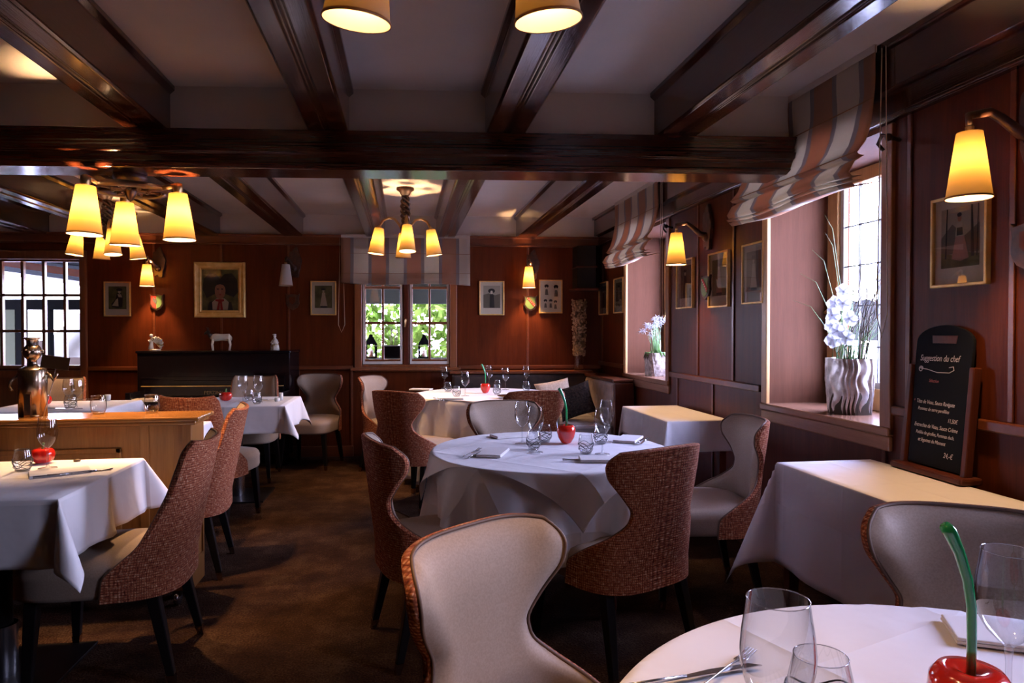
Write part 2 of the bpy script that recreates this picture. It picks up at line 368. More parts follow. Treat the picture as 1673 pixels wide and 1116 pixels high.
def text_mesh(body, size, m, parent, M, name='lettering', extrude=0.0006, shear=0.0, align='LEFT', sx=1.0):
    cu = bpy.data.curves.new('t', 'FONT'); cu.body = body; cu.size = size; cu.extrude = extrude; cu.shear = shear; cu.align_x = align
    o = bpy.data.objects.new('t', cu); COL.objects.link(o); dg = bpy.context.evaluated_depsgraph_get()
    me = bpy.data.meshes.new_from_object(o.evaluated_get(dg)); bpy.data.objects.remove(o)
    me.transform(M @ Matrix.Diagonal((sx, 1, 1, 1))); me.materials.clear(); me.materials.append(MATS[m]); me.name = name
    t = bpy.data.objects.new(name, me); COL.objects.link(t); t.parent = parent; return t
# ------------------------------------------------------------------ room shell
fl = MB(); fl.box((-5.6, -3.2, -0.1), (3.0, 8.2, 0.0)); struct(fl.build('floor', 'carpet'))
ce = MB(); ce.box((-5.6, -3.2, ZC), (3.0, 8.2, ZC + 0.12)); struct(ce.build('ceiling', 'plaster'))
BW_ROT = dict(loc=(BX, BY, 0), rz=BA)
# back wall with a door opening on the left and one window opening  (local frame: x along wall, y away from the room)
wz1 = 2.29
d0, d1 = PB(-60, 424).x, PB(133, 424).x; dz0, dz1 = PB(60, 602).z, PB(60, 424).z
w0, w1 = PB(588, 500).x, PB(738, 500).x; q0, q1 = PB(660, 598).z, 2.16
s_end = PB(965, 500).x + 0.12
wb = MB()
wb.box((-5.0, 0, 0), (d0, 0.2, ZC)); wb.box((d0, 0, dz1), (d1, 0.2, ZC)); wb.box((d0, 0, 0), (d1, 0.2, dz0))
wb.box((d1, 0, 0), (w0, 0.2, ZC)); wb.box((w0, 0, 0), (w1, 0.2, q0)); wb.box((w0, 0, q1), (w1, 0.2, ZC)); wb.box((w1, 0, 0), (s_end, 0.2, ZC))
struct(wb.build('wall_back', 'panel', **BW_ROT))
pb = MB(); pb.box((-5.0, -0.006, wz1), (s_end, 0.0, ZC)); struct(pb.build('trim_1', 'plaster', **BW_ROT))
co = MB()   # cornice board over the panelling
co.box((-5.0, -0.035, wz1 - 0.105), (s_end, -0.0, wz1)); co.box((-5.0, -0.055, wz1 - 0.025), (s_end, -0.035, wz1)); co.box((-5.0, -0.045, wz1 - 0.105), (s_end, -0.035, wz1 - 0.09))
struct(co.build('trim_2', 'panel_trim', bevel=0.006, **BW_ROT))
zr = PB(520, 601).z
def along_back(z0, z1, dep, nm, m='panel_trim', z2=None):
    k = MB()
    for a, b in ((-5.0, d0 - 0.05), (d1 + 0.06, w0 - 0.07), (w1 + 0.07, s_end)): k.box((a, -dep, z0), (b, 0, z1)); 
    struct(k.build(nm, m, bevel=0.006, **BW_ROT))
along_back(zr - 0.02, zr + 0.02, 0.022, 'trim_3'); along_back(0, 0.11, 0.02, 'baseboard_back')
seams = MB()
for px in (252, 362, 472, 862):
    s_ = PB(px, 500).x; seams.box((s_ - 0.012, -0.009, zr + 0.02), (s_ + 0.012, 0, wz1 - 0.1))
for px in (488, 575, 905):
    s_ = PB(px, 680).x; seams.box((s_ - 0.012, -0.009, 0.11), (s_ + 0.012, 0, zr - 0.02))
struct(seams.build('trim_4', 'panel_trim', bevel=0.003, **BW_ROT))
# right wall with three window openings (the nearest, out of view, is added to bring daylight to the front table)
WIN = [(2.66, 3.63, 0.885, 2.18), (5.13, 6.15, 0.905, 2.18), (0.60, 1.25, 0.885, 2.18)]
rw = MB(); ys = sorted(WIN); y = -3.2
for a, b, z0, z1 in ys:
    rw.box((XR, y, 0), (XR + 0.5, a, ZC)); rw.box((XR, a, 0), (XR + 0.5, b, z0)); rw.box((XR, a, z1), (XR + 0.5, b, ZC)); y = b
rw.box((XR, y, 0), (XR + 0.5, 7.6, ZC)); struct(rw.build('wall_right', 'panel'))
fr_ = MB(); fr_.box((XR - 0.07, -3.2, 2.30), (XR, 7.1, ZC)); fr_.box((XR - 0.09, -3.2, ZC - 0.03), (XR - 0.07, 7.1, ZC))
fr_.box((XR - 0.035, -3.2, 2.185), (XR, 7.1, 2.30)); fr_.box((XR - 0.05, -3.2, 2.185), (XR - 0.035, 7.1, 2.205))
struct(fr_.build('trim_5', 'beam', bevel=0.006))
rr = MB(); yy = [-3.2] + [v for a in ys for v in (a[0] - 0.06, a[1] + 0.06)] + [7.05]
for i in range(0, len(yy), 2): rr.box((XR - 0.022, yy[i], 0.945), (XR, yy[i + 1], 0.985))
struct(rr.build('trim_6', 'panel_trim', bevel=0.006))
bb = MB(); bb.box((XR - 0.02, -3.2, 0), (XR, 7.05, 0.11)); struct(bb.build('baseboard_right', 'panel_trim', bevel=0.006))
sm_ = MB()
for px, z0, z1 in ((1141, 0.985, 2.2), (1199, 0.985, 2.2), (985, 0.985, 2.2), (1486, 0.985, 2.2), (1655, 0.985, 2.2), (1166, 0.11, 0.945), (1235, 0.11, 0.8), (1108, 0.11, 0.945), (1448, 0.11, 0.945)):
    yv = PX(px, 520, XR).y; sm_.box((XR - 0.009, yv - 0.012, z0), (XR, yv + 0.012, z1))
struct(sm_.build('trim_7', 'panel_trim', bevel=0.003))
# unseen rest of the room: left and rear walls
lw_ = MB(); lw_.box((-5.6, -3.2, 0), (-5.4, 8.2, ZC)); struct(lw_.build('wall_left', 'panel'))
rwall = MB(); rwall.box((-5.6, -3.2, 0), (3.0, -3.0, ZC)); struct(rwall.build('wall_rear', 'panel'))
# right windows: reveal boards, casing, sill, sash, leaded panes
def right_window(n, y0, y1, z0, z1, detail=True):
    xo = XR + 0.37; root = bpy.data.objects.new('window_%d' % n, None); COL.objects.link(root); root.location = (XR, (y0 + y1) / 2, z0); struct(root)
    inv = Matrix.Translation((-XR, -(y0 + y1) / 2, -z0)); hw = (y1 - y0) / 2
    def L(mb, nm, m, **k): return mb.build(nm, m, root, **k)
    a = MB(); hgt = z1 - z0
    a.box((0, hw - 0.012, 0), (0.5, hw, hgt)); a.box((0, -hw, 0), (0.5, -hw + 0.012, hgt)); a.box((0, -hw, hgt - 0.012), (0.5, hw, hgt)); L(a, 'reveal_board', 'reveal')
    a = MB(); a.box((-0.018, hw - 0.016, -0.03), (0.004, hw + 0.042, hgt)); L(a, 'far_casing', 'pine', bevel=0.004)
    a = MB(); a.box((-0.018, -hw - 0.05, -0.03), (0.004, -hw + 0.016, hgt)); L(a, 'near_casing', 'casing', bevel=0.004)
    a = MB(); a.box((-0.03, -hw - 0.05, -0.035), (0.42, hw + 0.042, 0.004)); a.box((-0.02, -hw - 0.05, -0.10), (0.0, hw + 0.042, -0.035)); L(a, 'window_sill', 'sillwood', bevel=0.008)
    a = MB(); fx = 0.36
    for s in (-1, 1): a.box((fx, s * hw, 0), (fx + 0.06, s * (hw - 0.10), hgt))
    a.box((fx, -hw, 0), (fx + 0.06, hw, 0.115)); a.box((fx, -hw, hgt - 0.08), (fx + 0.06, hw, hgt)); L(a, 'window_frame', 'pine', bevel=0.006)
    a = MB(); g = hw - 0.10
    for s in (-1, 1): a.box((fx + 0.02, s * g, 0.11), (fx + 0.045, s * (g - 0.03), hgt - 0.08))
    a.box((fx + 0.02, -g, 0.115), (fx + 0.045, g, 0.145)); L(a, 'sash_rim', 'white_paint')
    a = MB(); a.box((fx + 0.03, -g, 0.11), (fx + 0.034, g, hgt - 0.08)); L(a, 'pane', 'pane')
    a = MB()
    for k in range(1, 5): yv = -g + 2 * g * k / 5; a.box((fx + 0.024, yv - 0.003, 0.11), (fx + 0.04, yv + 0.003, hgt - 0.08))
    for k in range(1, 5): zv = 0.11 + (hgt - 0.19) * k / 5; a.box((fx + 0.024, -g, zv - 0.003), (fx + 0.04, g, zv + 0.003))
    L(a, 'lead_lines', 'lead')
    a = MB(); a.tube([(fx - 0.005, hw - 0.05, 0.52), (fx - 0.04, hw - 0.05, 0.52), (fx - 0.045, hw - 0.10, 0.54), (fx - 0.045, hw - 0.16, 0.53)], 0.008); a.box((fx - 0.01, hw - 0.065, 0.47), (fx, hw - 0.035, 0.57)); L(a, 'window_handle', 'brass')
    return root
for i, (a, b, c, d) in enumerate(WIN): right_window(i + 1, a, b, c, d)
# back window: casing, two sashes with muntins and sheer panels
bwn = bpy.data.objects.new('window_4', None); COL.objects.link(bwn); bwn.location = (BX, BY, 0); bwn.rotation_euler = (0, 0, BA); struct(bwn)
a = MB(); a.box((w0 - 0.055, -0.02, q0 - 0.06), (w0 + 0.02, 0.10, q1)); a.box((w1 - 0.02, -0.02, q0 - 0.06), (w1 + 0.055, 0.10, q1)); a.box((w0, -0.02, q1 - 0.05), (w1, 0.1, q1)); a.box((w0, -0.01, q0 - 0.06), (w1, 0.1, q0 + 0.015))
a.build('window_casing', 'casing', bwn, bevel=0.006)
a = MB(); a.box((w0 - 0.09, -0.06, q0 - 0.045), (w1 + 0.09, 0.0, q0 - 0.015)); a.build('window_sill', 'casing', bwn, bevel=0.006)
wm = (w0 + w1) / 2; 
a = MB(); a.box((wm - 0.03, 0.005, q0), (wm + 0.03, 0.06, q1)); a.build('mullion', 'frame_red', bwn, bevel=0.008)
for s0, s1 in ((w0 + 0.02, wm - 0.03), (wm + 0.03, w1 - 0.02)):
    a = MB(); t = 0.035
    a.box((s0, 0.02, q0 + 0.015), (s0 + t, 0.05, q1)); a.box((s1 - t, 0.02, q0 + 0.015), (s1, 0.05, q1)); a.box((s0, 0.02, q0 + 0.015), (s1, 0.05, q0 + 0.07))
    m_ = (s0 + s1) / 2; a.box((m_ - 0.012, 0.025, q0 + 0.05), (m_ + 0.012, 0.045, q1))
    for zz in (PB(660, 528).z, PB(660, 470).z): a.box((s0, 0.025, zz - 0.014), (s1, 0.045, zz + 0.014))
    sa = a.build('sash', 'casing', bwn, bevel=0.003)
    a = MB(); a.box((s0, 0.034, q0), (s1, 0.037, q1)); a.build('pane', 'pane', sa)
    # half-sheer roman panel: only its side hems, bottom hem and rods read
    a = MB(); a.box((s0 + 0.01, 0.004, q0 + 0.02), (s0 + 0.028, 0.010, q1)); a.box((s1 - 0.028, 0.004, q0 + 0.02), (s1 - 0.01, 0.010, q1)); a.box((s0 + 0.01, 0.003, q0 + 0.02), (s1 - 0.01, 0.011, q0 + 0.048))
    for py in (502, 534, 565): zz = PB(660, py).z; a.box((s0 + 0.01, 0.006, zz - 0.002), (s1 - 0.01, 0.009, zz + 0.002))
    a.build('sheer_panel_hem', 'sheer', bwn)
a = MB(); zz = PB(664, 528).z; a.tube([(wm, -0.005, zz + 0.04), (wm, -0.03, zz + 0.03), (wm - 0.01, -0.035, zz - 0.04)], 0.009); a.build('window_handle', 'brass', bwn)
# glazed door on the left of the back wall
dr = bpy.data.objects.new('door_1', None); COL.objects.link(dr); dr.location = (BX, BY, 0); dr.rotation_euler = (0, 0, BA); struct(dr)
a = MB(); a.box((d1 - 0.01, -0.03, 0), (d1 + 0.055, 0.08, dz1 + 0.09)); a.box((d0 - 0.3, -0.03, dz1), (d1 + 0.055, 0.08, dz1 + 0.09)); a.build('door_casing', 'casing', dr, bevel=0.008)
a = MB(); cols = [PB(px, 500).x for px in (0, 33, 69, 102, 134)]; cw = cols[2] - cols[1]
for k in range(-2, 5):
    xx = cols[2] + (k - 0) * cw * 0.965
    a.box((xx - 0.014, 0.02, dz0), (xx + 0.014, 0.06, dz1))
for py in (482, 541): zz = PB(70, py).z; a.box((d0, 0.02, zz - 0.014), (d1, 0.06, zz + 0.014))
a.box((d0, 0.01, dz0 - 0.02), (d1, 0.07, dz0 + 0.03)); a.box((d0, 0.01, dz1 - 0.02), (d1, 0.07, dz1 + 0.01)); a.build('muntins', 'casing', dr, bevel=0.003)
a = MB(); a.box((d0, -0.012, 0.12), (d1 - 0.02, 0, dz0 - 0.03)); a.box((d0, -0.02, dz0 - 0.09), (d1 - 0.01, 0, dz0 - 0.02)); a.build('lower_panel', 'casing', dr, bevel=0.006)
a = MB(); a.box((d0, 0.038, dz0), (d1, 0.042, dz1)); a.build('pane', 'pane', dr)
# ------------------------------------------------------------------ ceiling joists and main beam
bl = Vector((-0.472, 3.431)); br_ = Vector((1.38, 3.235)); bs = (br_.y - bl.y) / (br_.x - bl.x)
def beam_y(x): return bl.y + (x - bl.x) * bs          # front face of the main beam
def joist(n, xc, y0, y1, z0=2.268, hw=0.098):
    prof = [(-hw, ZC), (-hw - 0.022, ZC), (-hw - 0.022, ZC - 0.022), (-hw - 0.004, ZC - 0.038), (-hw, ZC - 0.04), (-hw, z0 + 0.012), (-hw + 0.012, z0), (-0.018, z0), (-0.013, z0 + 0.009), (-0.004, z0 + 0.009), (0, z0 + 0.002)]
    prof = prof + [(-x, z) for x, z in prof[-2::-1]]
    M = Matrix(((1, 0, 0, xc), (0, 0, 1, 0), (0, 1, 0, 0), (0, 0, 0, 1)))
    k = MB(); k.prism(prof, y0, y1, M=M); struct(k.build('trim_%d' % n, 'beam', bevel=0.004))
n = 20
for xc in (1.342, 0.494, -0.37, -1.232, -2.09, -2.95, -3.81, -4.67):
    joist(n, xc, -3.0, beam_y(xc) + 0.07); n += 1
for xc in (1.25, 0.42, -0.30, -1.13, -1.96, -2.79, -3.62, -4.45):
    joist(n, xc, beam_y(xc) + 0.12, BY + (xc - BX) * math.tan(BA) - 0.0); n += 1
mb_ang = atan(bs); Lb = 7.6
prof = [(0, 2.275), (0, 2.215), (-0.012, 2.208), (-0.012, 2.196), (-0.030, 2.188), (-0.034, 2.158), (-0.024, 2.150), (-0.028, 2.110), (-0.036, 2.104), (-0.036, 2.095), (-0.026, 2.078), (0.17, 2.078), (0.18, 2.095), (0.18, 2.275)]
k = MB(); k.prism(prof, -5.2, 2.6, M=Matrix(((0, 0, 1, 0), (1, 0, 0, 0), (0, 1, 0, 0), (0, 0, 0, 1))))
struct(k.build('trim_8', 'beam_x', loc=(bl.x, bl.y, 0), rz=mb_ang, bevel=0.003))
k = MB(); k.box((-5.2, 0.075, 2.27), (2.6, 0.16, ZC)); struct(k.build('trim_9', 'plaster', loc=(bl.x, bl.y, 0), rz=mb_ang))
# ------------------------------------------------------------------ outside
g = MB(); g.box((-40, -30, -0.9), (140, 90, -0.5)); struct(g.build('ground', 'ground_out'))
k = MB(); fs = []
k.grid(lambda u, v: (90 + 14 * v, -60 + 200 * u, -0.6 + (9 + 1.2 * sin(u * 37) + 0.8 * sin(u * 91 + 1) + 0.5 * sin(u * 231)) * sin(pi * v) ** 0.7), 200, 8)
tag(k.build('wooded_hill', 'hill'), 'low grey wooded hill far beyond the snowy field outside the right windows', 'hill')
# pergola and garden behind the back window
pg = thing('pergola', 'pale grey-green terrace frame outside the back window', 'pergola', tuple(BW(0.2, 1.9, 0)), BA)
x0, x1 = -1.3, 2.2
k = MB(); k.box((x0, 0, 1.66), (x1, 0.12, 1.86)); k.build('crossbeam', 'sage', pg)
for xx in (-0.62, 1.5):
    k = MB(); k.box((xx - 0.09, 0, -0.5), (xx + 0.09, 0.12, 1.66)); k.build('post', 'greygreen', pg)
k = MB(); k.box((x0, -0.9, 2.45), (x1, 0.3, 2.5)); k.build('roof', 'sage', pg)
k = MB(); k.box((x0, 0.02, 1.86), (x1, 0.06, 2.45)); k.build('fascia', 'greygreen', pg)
def leaf_mass(name, m, n_, ctr, ext, size, label, cat, rz=0, seed=3):
    rnd = random.Random(seed); mb = MB()
    for _ in range(n_):
        while True:
            p = Vector((rnd.uniform(-1, 1), rnd.uniform(-1, 1), rnd.uniform(-1, 1)))
            if p.length < 1: break
        p = Vector((p.x * ext[0], p.y * ext[1], p.z * ext[2])); q = Matrix.Rotation(rnd.uniform(0, 6.3), 3, Vector((rnd.uniform(-1, 1), rnd.uniform(-1, 1), rnd.uniform(-1, 1))).normalized())
        s = size * rnd.uniform(0.6, 1.3)
        mb.add([p + q @ Vector(v) for v in ((-s, 0, 0), (0, -s * 0.55, s * 0.1), (s, 0, 0), (0, s * 0.55, s * 0.1))], [(0, 1, 2, 3)])
    o = mb.build(name, m, loc=ctr, rz=rz); return tag(o, label, cat)
leaf_mass('garden_shrub', 'leaf_out', 4200, tuple(BW(1.2, 3.4, 1.1)), (2.1, 0.8, 1.4), 0.085, 'sunlit leafy green shrub beyond the terrace outside the back window', 'shrub')
leaf_mass('garden_bush', 'leaf_out', 500, tuple(BW(-3.2, 3.6, 0.55)), (0.7, 0.5, 0.45), 0.09, 'small round green bush outside the glazed door', 'bush', seed=5)
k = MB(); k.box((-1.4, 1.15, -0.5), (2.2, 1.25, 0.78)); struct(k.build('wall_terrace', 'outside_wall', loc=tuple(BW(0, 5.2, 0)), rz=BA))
# terrace wall top carries lanterns and a planter
def lantern(px, py, lab):
    q = PB(px, py, -1.5); t = thing('lantern', lab, 'lantern', tuple(BW(q.x, q.y, q.z)), BA, 'lanterns outside the back window')
    k = MB(); k.box((-0.07, -0.07, 0), (0.07, 0.07, 0.015))
    for sx_ in (-1, 1):
        for sy_ in (-1, 1): k.box((sx_ * 0.07, sy_ * 0.07, 0), (sx_ * 0.055, sy_ * 0.055, 0.17))
    k.build('cage', 'dark_grey', t)
    k = MB(); k.lathe([(0.1, 0.17), (0.045, 0.25), (0.03, 0.27), (0.03, 0.29), (0.0, 0.30)], 4, Matrix.Rotation(pi / 4, 4, 'Z')); k.build('roof', 'dark_grey', t)
    k = MB(); k.lathe([(0, 0.015), (0.03, 0.015), (0.03, 0.1), (0, 0.1)], 12); k.build('candle', 'ivory', t); return q
q = lantern(606, 585, 'dark lantern outside, behind the left end of the back window sash'); q2 = lantern(693, 585, 'dark lantern outside, seen through the right half of the back window')
t = thing('trough', 'dark planter box with bare stems outside the back window', 'planter', tuple(BW(PB(643, 585, -1.5).x, 1.5, q.z)), BA)
k = MB(); k.prism([(-0.12, -0.07), (0.12, -0.07), (0.12, 0.07), (-0.12, 0.07)], 0, 0.16); k.build('box', 'dark_grey', t, bevel=0.005)
k = MB(); rnd = random.Random(2)
for _ in range(14):
    a = rnd.uniform(-0.1, 0.1); k.tube([(a, 0, 0.14), (a * 1.4, 0.01, 0.26), (a * 1.8 + rnd.uniform(-.03, .03), 0, rnd.uniform(0.3, 0.42))], 0.004, 5)
k.build('stems', 'twig', t)
k = MB(); k.box((-1.0, -0.12, q.z - 0.06), (2.2, 0.12, q.z)); k.box((-1.0, -0.10, -0.5), (-0.9, 0.1, q.z)); k.box((2.1, -0.10, -0.5), (2.2, 0.1, q.z))
tag(k.build('terrace_ledge', 'greygreen', loc=tuple(BW(0.2, 1.5, 0)), rz=BA), 'pale ledge outside the back window carrying lanterns and a planter box', 'ledge')
# awning, parasol and wall outside the glazed door
aw = thing('awning', 'grey fabric awning with pale rails sloping down outside the glazed door', 'awning', tuple(BW(-3.4, 0.25, 0)), BA)
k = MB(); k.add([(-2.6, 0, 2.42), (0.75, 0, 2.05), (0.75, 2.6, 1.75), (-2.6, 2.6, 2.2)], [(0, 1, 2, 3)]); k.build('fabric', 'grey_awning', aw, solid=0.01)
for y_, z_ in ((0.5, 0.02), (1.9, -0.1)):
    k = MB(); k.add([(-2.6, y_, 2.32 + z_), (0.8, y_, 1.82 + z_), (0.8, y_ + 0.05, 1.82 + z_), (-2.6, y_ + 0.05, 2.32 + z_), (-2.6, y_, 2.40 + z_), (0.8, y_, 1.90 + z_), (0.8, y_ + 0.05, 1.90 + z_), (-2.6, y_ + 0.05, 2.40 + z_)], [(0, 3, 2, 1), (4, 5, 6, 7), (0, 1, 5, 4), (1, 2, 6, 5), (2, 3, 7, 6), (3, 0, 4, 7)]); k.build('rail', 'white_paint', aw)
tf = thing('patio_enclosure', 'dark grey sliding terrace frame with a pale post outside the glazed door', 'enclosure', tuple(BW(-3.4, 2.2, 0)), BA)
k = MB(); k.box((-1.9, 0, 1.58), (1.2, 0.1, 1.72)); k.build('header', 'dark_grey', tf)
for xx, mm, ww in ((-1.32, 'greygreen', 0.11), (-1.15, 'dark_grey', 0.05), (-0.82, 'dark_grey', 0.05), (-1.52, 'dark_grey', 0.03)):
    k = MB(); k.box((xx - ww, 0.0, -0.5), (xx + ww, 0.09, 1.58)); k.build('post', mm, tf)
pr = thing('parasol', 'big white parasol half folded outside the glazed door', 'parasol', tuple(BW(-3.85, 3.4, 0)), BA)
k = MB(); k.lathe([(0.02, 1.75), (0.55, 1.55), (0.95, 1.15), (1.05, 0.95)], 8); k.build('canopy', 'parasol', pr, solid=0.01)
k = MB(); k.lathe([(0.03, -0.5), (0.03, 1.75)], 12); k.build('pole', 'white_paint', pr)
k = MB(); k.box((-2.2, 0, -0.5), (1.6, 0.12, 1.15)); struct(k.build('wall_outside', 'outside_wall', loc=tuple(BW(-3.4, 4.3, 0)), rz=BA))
# ------------------------------------------------------------------ chairs
SP = 0.62
def lin(tab, x):
    if x <= tab[0][0]: return tab[0][1]
    for (a, va), (b, vb) in zip(tab, tab[1:]):
        if x <= b: return va + (vb - va) * (x - a) / (b - a)
    return tab[-1][1]
def smooth(tab, x, w_=0.022): return sum(lin(tab, x + w_ * k / 4) * (5 - abs(k)) for k in range(-4, 5)) / 25.0
def sgnpow(v, p): return math.copysign(abs(v) ** p, v)
def make_chair(kind, name, label, group):
    root = thing(name, label, 'chair', group=group)
    if kind == 'wing':
        PH = [(0.33, 88), (0.43, 87), (0.465, 80), (0.50, 68), (0.54, 48), (0.59, 29), (0.64, 27), (0.70, 41), (0.76, 57), (0.81, 60), (0.84, 54), (0.855, 44)]; zt = 0.855; lean = 0.13
        wid = [(0.3, 0.265), (0.5, 0.26), (0.65, 0.245), (0.8, 0.262), (0.9, 0.262)]
    else:
        PH = [(0.33, 88), (0.43, 87), (0.465, 82), (0.52, 70), (0.60, 62), (0.70, 53), (0.80, 49), (0.85, 47), (0.87, 44), (0.885, 38)]; zt = 0.885; lean = 0.20
        wid = [(0.3, 0.265), (0.5, 0.26), (0.7, 0.25), (0.9, 0.245)]
    z0 = 0.335; NU, NV = 44, 46
    thick = lambda z: smooth([(0.44, 0.012), (0.54, 0.05), (0.75, 0.055), (0.86, 0.045)], z)
    def S(u, z, off):
        ph = R(smooth(PH, z)) * (2 * u - 1); s_, c_ = sin(ph), cos(ph)
        a = smooth(wid, z) - off; b = 0.285 - off
        arch = 0.012 * (1 - (2 * u - 1) ** 2) * max(0, (z - 0.7) / (zt - 0.7)) ** 2 if kind == 'wing' else -0.012 * (1 - (2 * u - 1) ** 2) * max(0, (z - 0.8) / (zt - 0.8))
        return Vector((a * sgnpow(s_, SP), -b * sgnpow(c_, SP) - max(0, z - 0.42) * lean, z + arch))
    zz = [z0 + (zt - z0) * (j / NV) ** 0.9 for j in range(NV + 1)]
    def pad_off(u, z):
        e = max(abs(2 * u - 1), min(1, max(0, (z - zt + 0.16) / 0.16))); return thick(z) * (0.42 + 0.58 * (1 - e ** 7))
    def grid_for(mb, off_fn, za):
        rows = [z for z in zz if z >= za]; vs = []; uv = []; W = NU + 1
        for z in rows:
            for i in range(W):
                u = i / NU; vs.append(S(u, z, off_fn(u, z))); uv.append(((2 * u - 1) * R(smooth(PH, z)) * 0.27, z))
        mb.add(vs, [(j * W + i, j * W + i + 1, (j + 1) * W + i + 1, (j + 1) * W + i) for j in range(len(rows) - 1) for i in range(NU)], True, uv)
    path = [(0.0, z) for z in zz] + [(i / NU, zz[-1]) for i in range(1, NU)] + [(1.0, z) for z in reversed(zz)]
    def edge(u, z, fo, bul):
        p = S(u, z, fo * thick(z)); e = (S(u, z, 0) - S(0.5 + (u - 0.5) * 0.93, z - (0.02 if z == zz[-1] else 0), 0)).normalized(); return p + e * bul * min(1, thick(z) / 0.03)
    mb = MB(); grid_for(mb, lambda u, z: 0, 0); m = len(path); vs = []; uv = []
    for fo, bul in ((0, 0), (0.12, 0.006), (0.3, 0.008), (0.42, 0.0)):
        for u, z in path: p = edge(u, z, fo, bul); vs.append(p); uv.append((u + p.y, p.z))
    mb.add(vs, [(k * m + i, k * m + i + 1, (k + 1) * m + i + 1, (k + 1) * m + i) for k in range(3) for i in range(m - 1)], True, uv); mb.build('backrest_shell', 'tweed', root)
    mb = MB(); grid_for(mb, pad_off, 0.44); mb.build('backrest_pad', 'leather', root)
    mb = MB(); mb.tube([edge(u, z, 0.40, 0.004) for u, z in path], 0.0045, 6); mb.build('piping', 'piping', root)
    # seat
    mb = MB(); n = 56; rings = [(0.0, 0.342), (0.93, 0.342), (0.985, 0.348), (1.0, 0.362), (1.0, 0.42), (1.004, 0.428), (0.985, 0.446), (0.94, 0.462), (0.8, 0.474), (0.5, 0.484), (0.0, 0.487)]
    vs = []
    for s_, z in rings:
        for k in range(n):
            t = 2 * pi * k / n; cx, cy = cos(t), sin(t); b = 0.29 if cy > 0 else 0.272
            vs.append((0.252 * s_ * sgnpow(cx, 0.5), b * s_ * sgnpow(cy, 0.5), z))
    mb.add(vs, [(i * n + k, i * n + (k + 1) % n, (i + 1) * n + (k + 1) % n, (i + 1) * n + k) for i in range(len(rings) - 1) for k in range(n)], True)
    mb.build('seat', 'leather', root)
    for sx_, sy_ in ((-1, 1), (1, 1), (-1, -1), (1, -1)):
        x, y = sx_ * 0.195, (0.20 if sy_ > 0 else -0.19); dx, dy = sx_ * 0.025, (0.015 if sy_ > 0 else -0.075)
        mb = MB(); sec = [(0.022, 0.344), (0.020, 0.22), (0.0145, 0.042)]
        def leg(mb, sec):
            vs = []
            for hw_, z in sec:
                t = 1 - z / 0.344; vs += [(x + dx * t + a * hw_, y + dy * t + b * hw_, z) for a, b in ((-1, -1), (1, -1), (1, 1), (-1, 1))]
            m = len(sec); fs = [(0, 1, 2, 3), tuple(4 * (m - 1) + k for k in (3, 2, 1, 0))] + [(i * 4 + k, (i + 1) * 4 + k, (i + 1) * 4 + (k + 1) % 4, i * 4 + (k + 1) % 4) for i in range(m - 1) for k in range(4)]
            mb.add(vs, fs)
        leg(mb, sec); lg = mb.build('leg', 'black_wood', root, bevel=0.004)
        mb = MB(); leg(mb, [(0.0150, 0.042), (0.0105, 0.0)]); mb.build('leg_tip', 'bronze_steel', lg, label='dull metal leg tip')
    return root
GW = 'wing-backed dining chairs'; GB = 'straight-backed dining chairs'
protoW = make_chair('wing', 'wing_chair', '', GW); protoB = make_chair('straight', 'dining_chair', '', GB)
usedc = {'w': False, 'b': False}
def chair(kind, x, y, fx, fy, label):
    p = protoW if kind == 'w' else protoB
    o = p if not usedc[kind] else dup(p); usedc[kind] = True
    o.location = (x, y, 0); o.rotation_euler = (0, 0, atan2(fy, fx) - pi / 2); o['label'] = label; return o
chair('w', 0.335, 1.245, 0.62, -0.78, 'beige wing-backed chair nearest the camera, its front turned to the foreground round table')
chair('w', 0.825, 2.69, -0.44, 0.90, 'wing-backed chair showing its full rust tweed back, at the middle round table')
chair('w', 0.17, 2.88, 0.97, 0.25, 'rust tweed wing-backed chair at the left side of the middle round table')
chair('w', 1.42, 3.22, -0.98, 0.10, 'wing-backed chair at the right of the middle round table, beside the near sill')
chair('w', 0.62, 3.86, 0.10, -1.0, 'wing-backed chair standing between the two round tables, beige side forward')
chair('w', 0.90, 5.12, -0.12, 0.99, 'tweed-backed wing chair at the near right of the far round table')
chair('w', 0.10, 5.20, 0.62, 0.78, 'tweed-backed wing chair at the near left of the far round table')
chair('w', -0.08, 6.52, 0.88, -0.45, 'pale wing-backed chair under the back window, left of the far round table')
chair('w', -0.90, 6.79, -0.22, -0.97, 'beige wing-backed chair against the back wall, right of the piano')
chair('w', 1.19, 1.20, -0.52, -0.85, 'wing-backed chair cut by the right edge, behind the foreground table and its green stem')
chair('b', -1.12, 2.85, -1.0, -0.06, 'straight-backed tweed chair at the near left square table, nearest on the left')
chair('b', -1.24, 3.93, -0.99, -0.10, 'straight-backed tweed chair just behind the end of the oak partition')
chair('b', -1.30, 4.92, 0.22, 0.97, 'straight-backed dark tweed chair at the near side of the table by the piano')
chair('b', -3.02, 6.30, 0.0, -1.0, 'tan straight-backed chair beside the glazed door, behind the far left table')
chair('b', -1.37, 6.28, 0.0, -1.0, 'tan straight-backed chair in front of the piano keyboard')
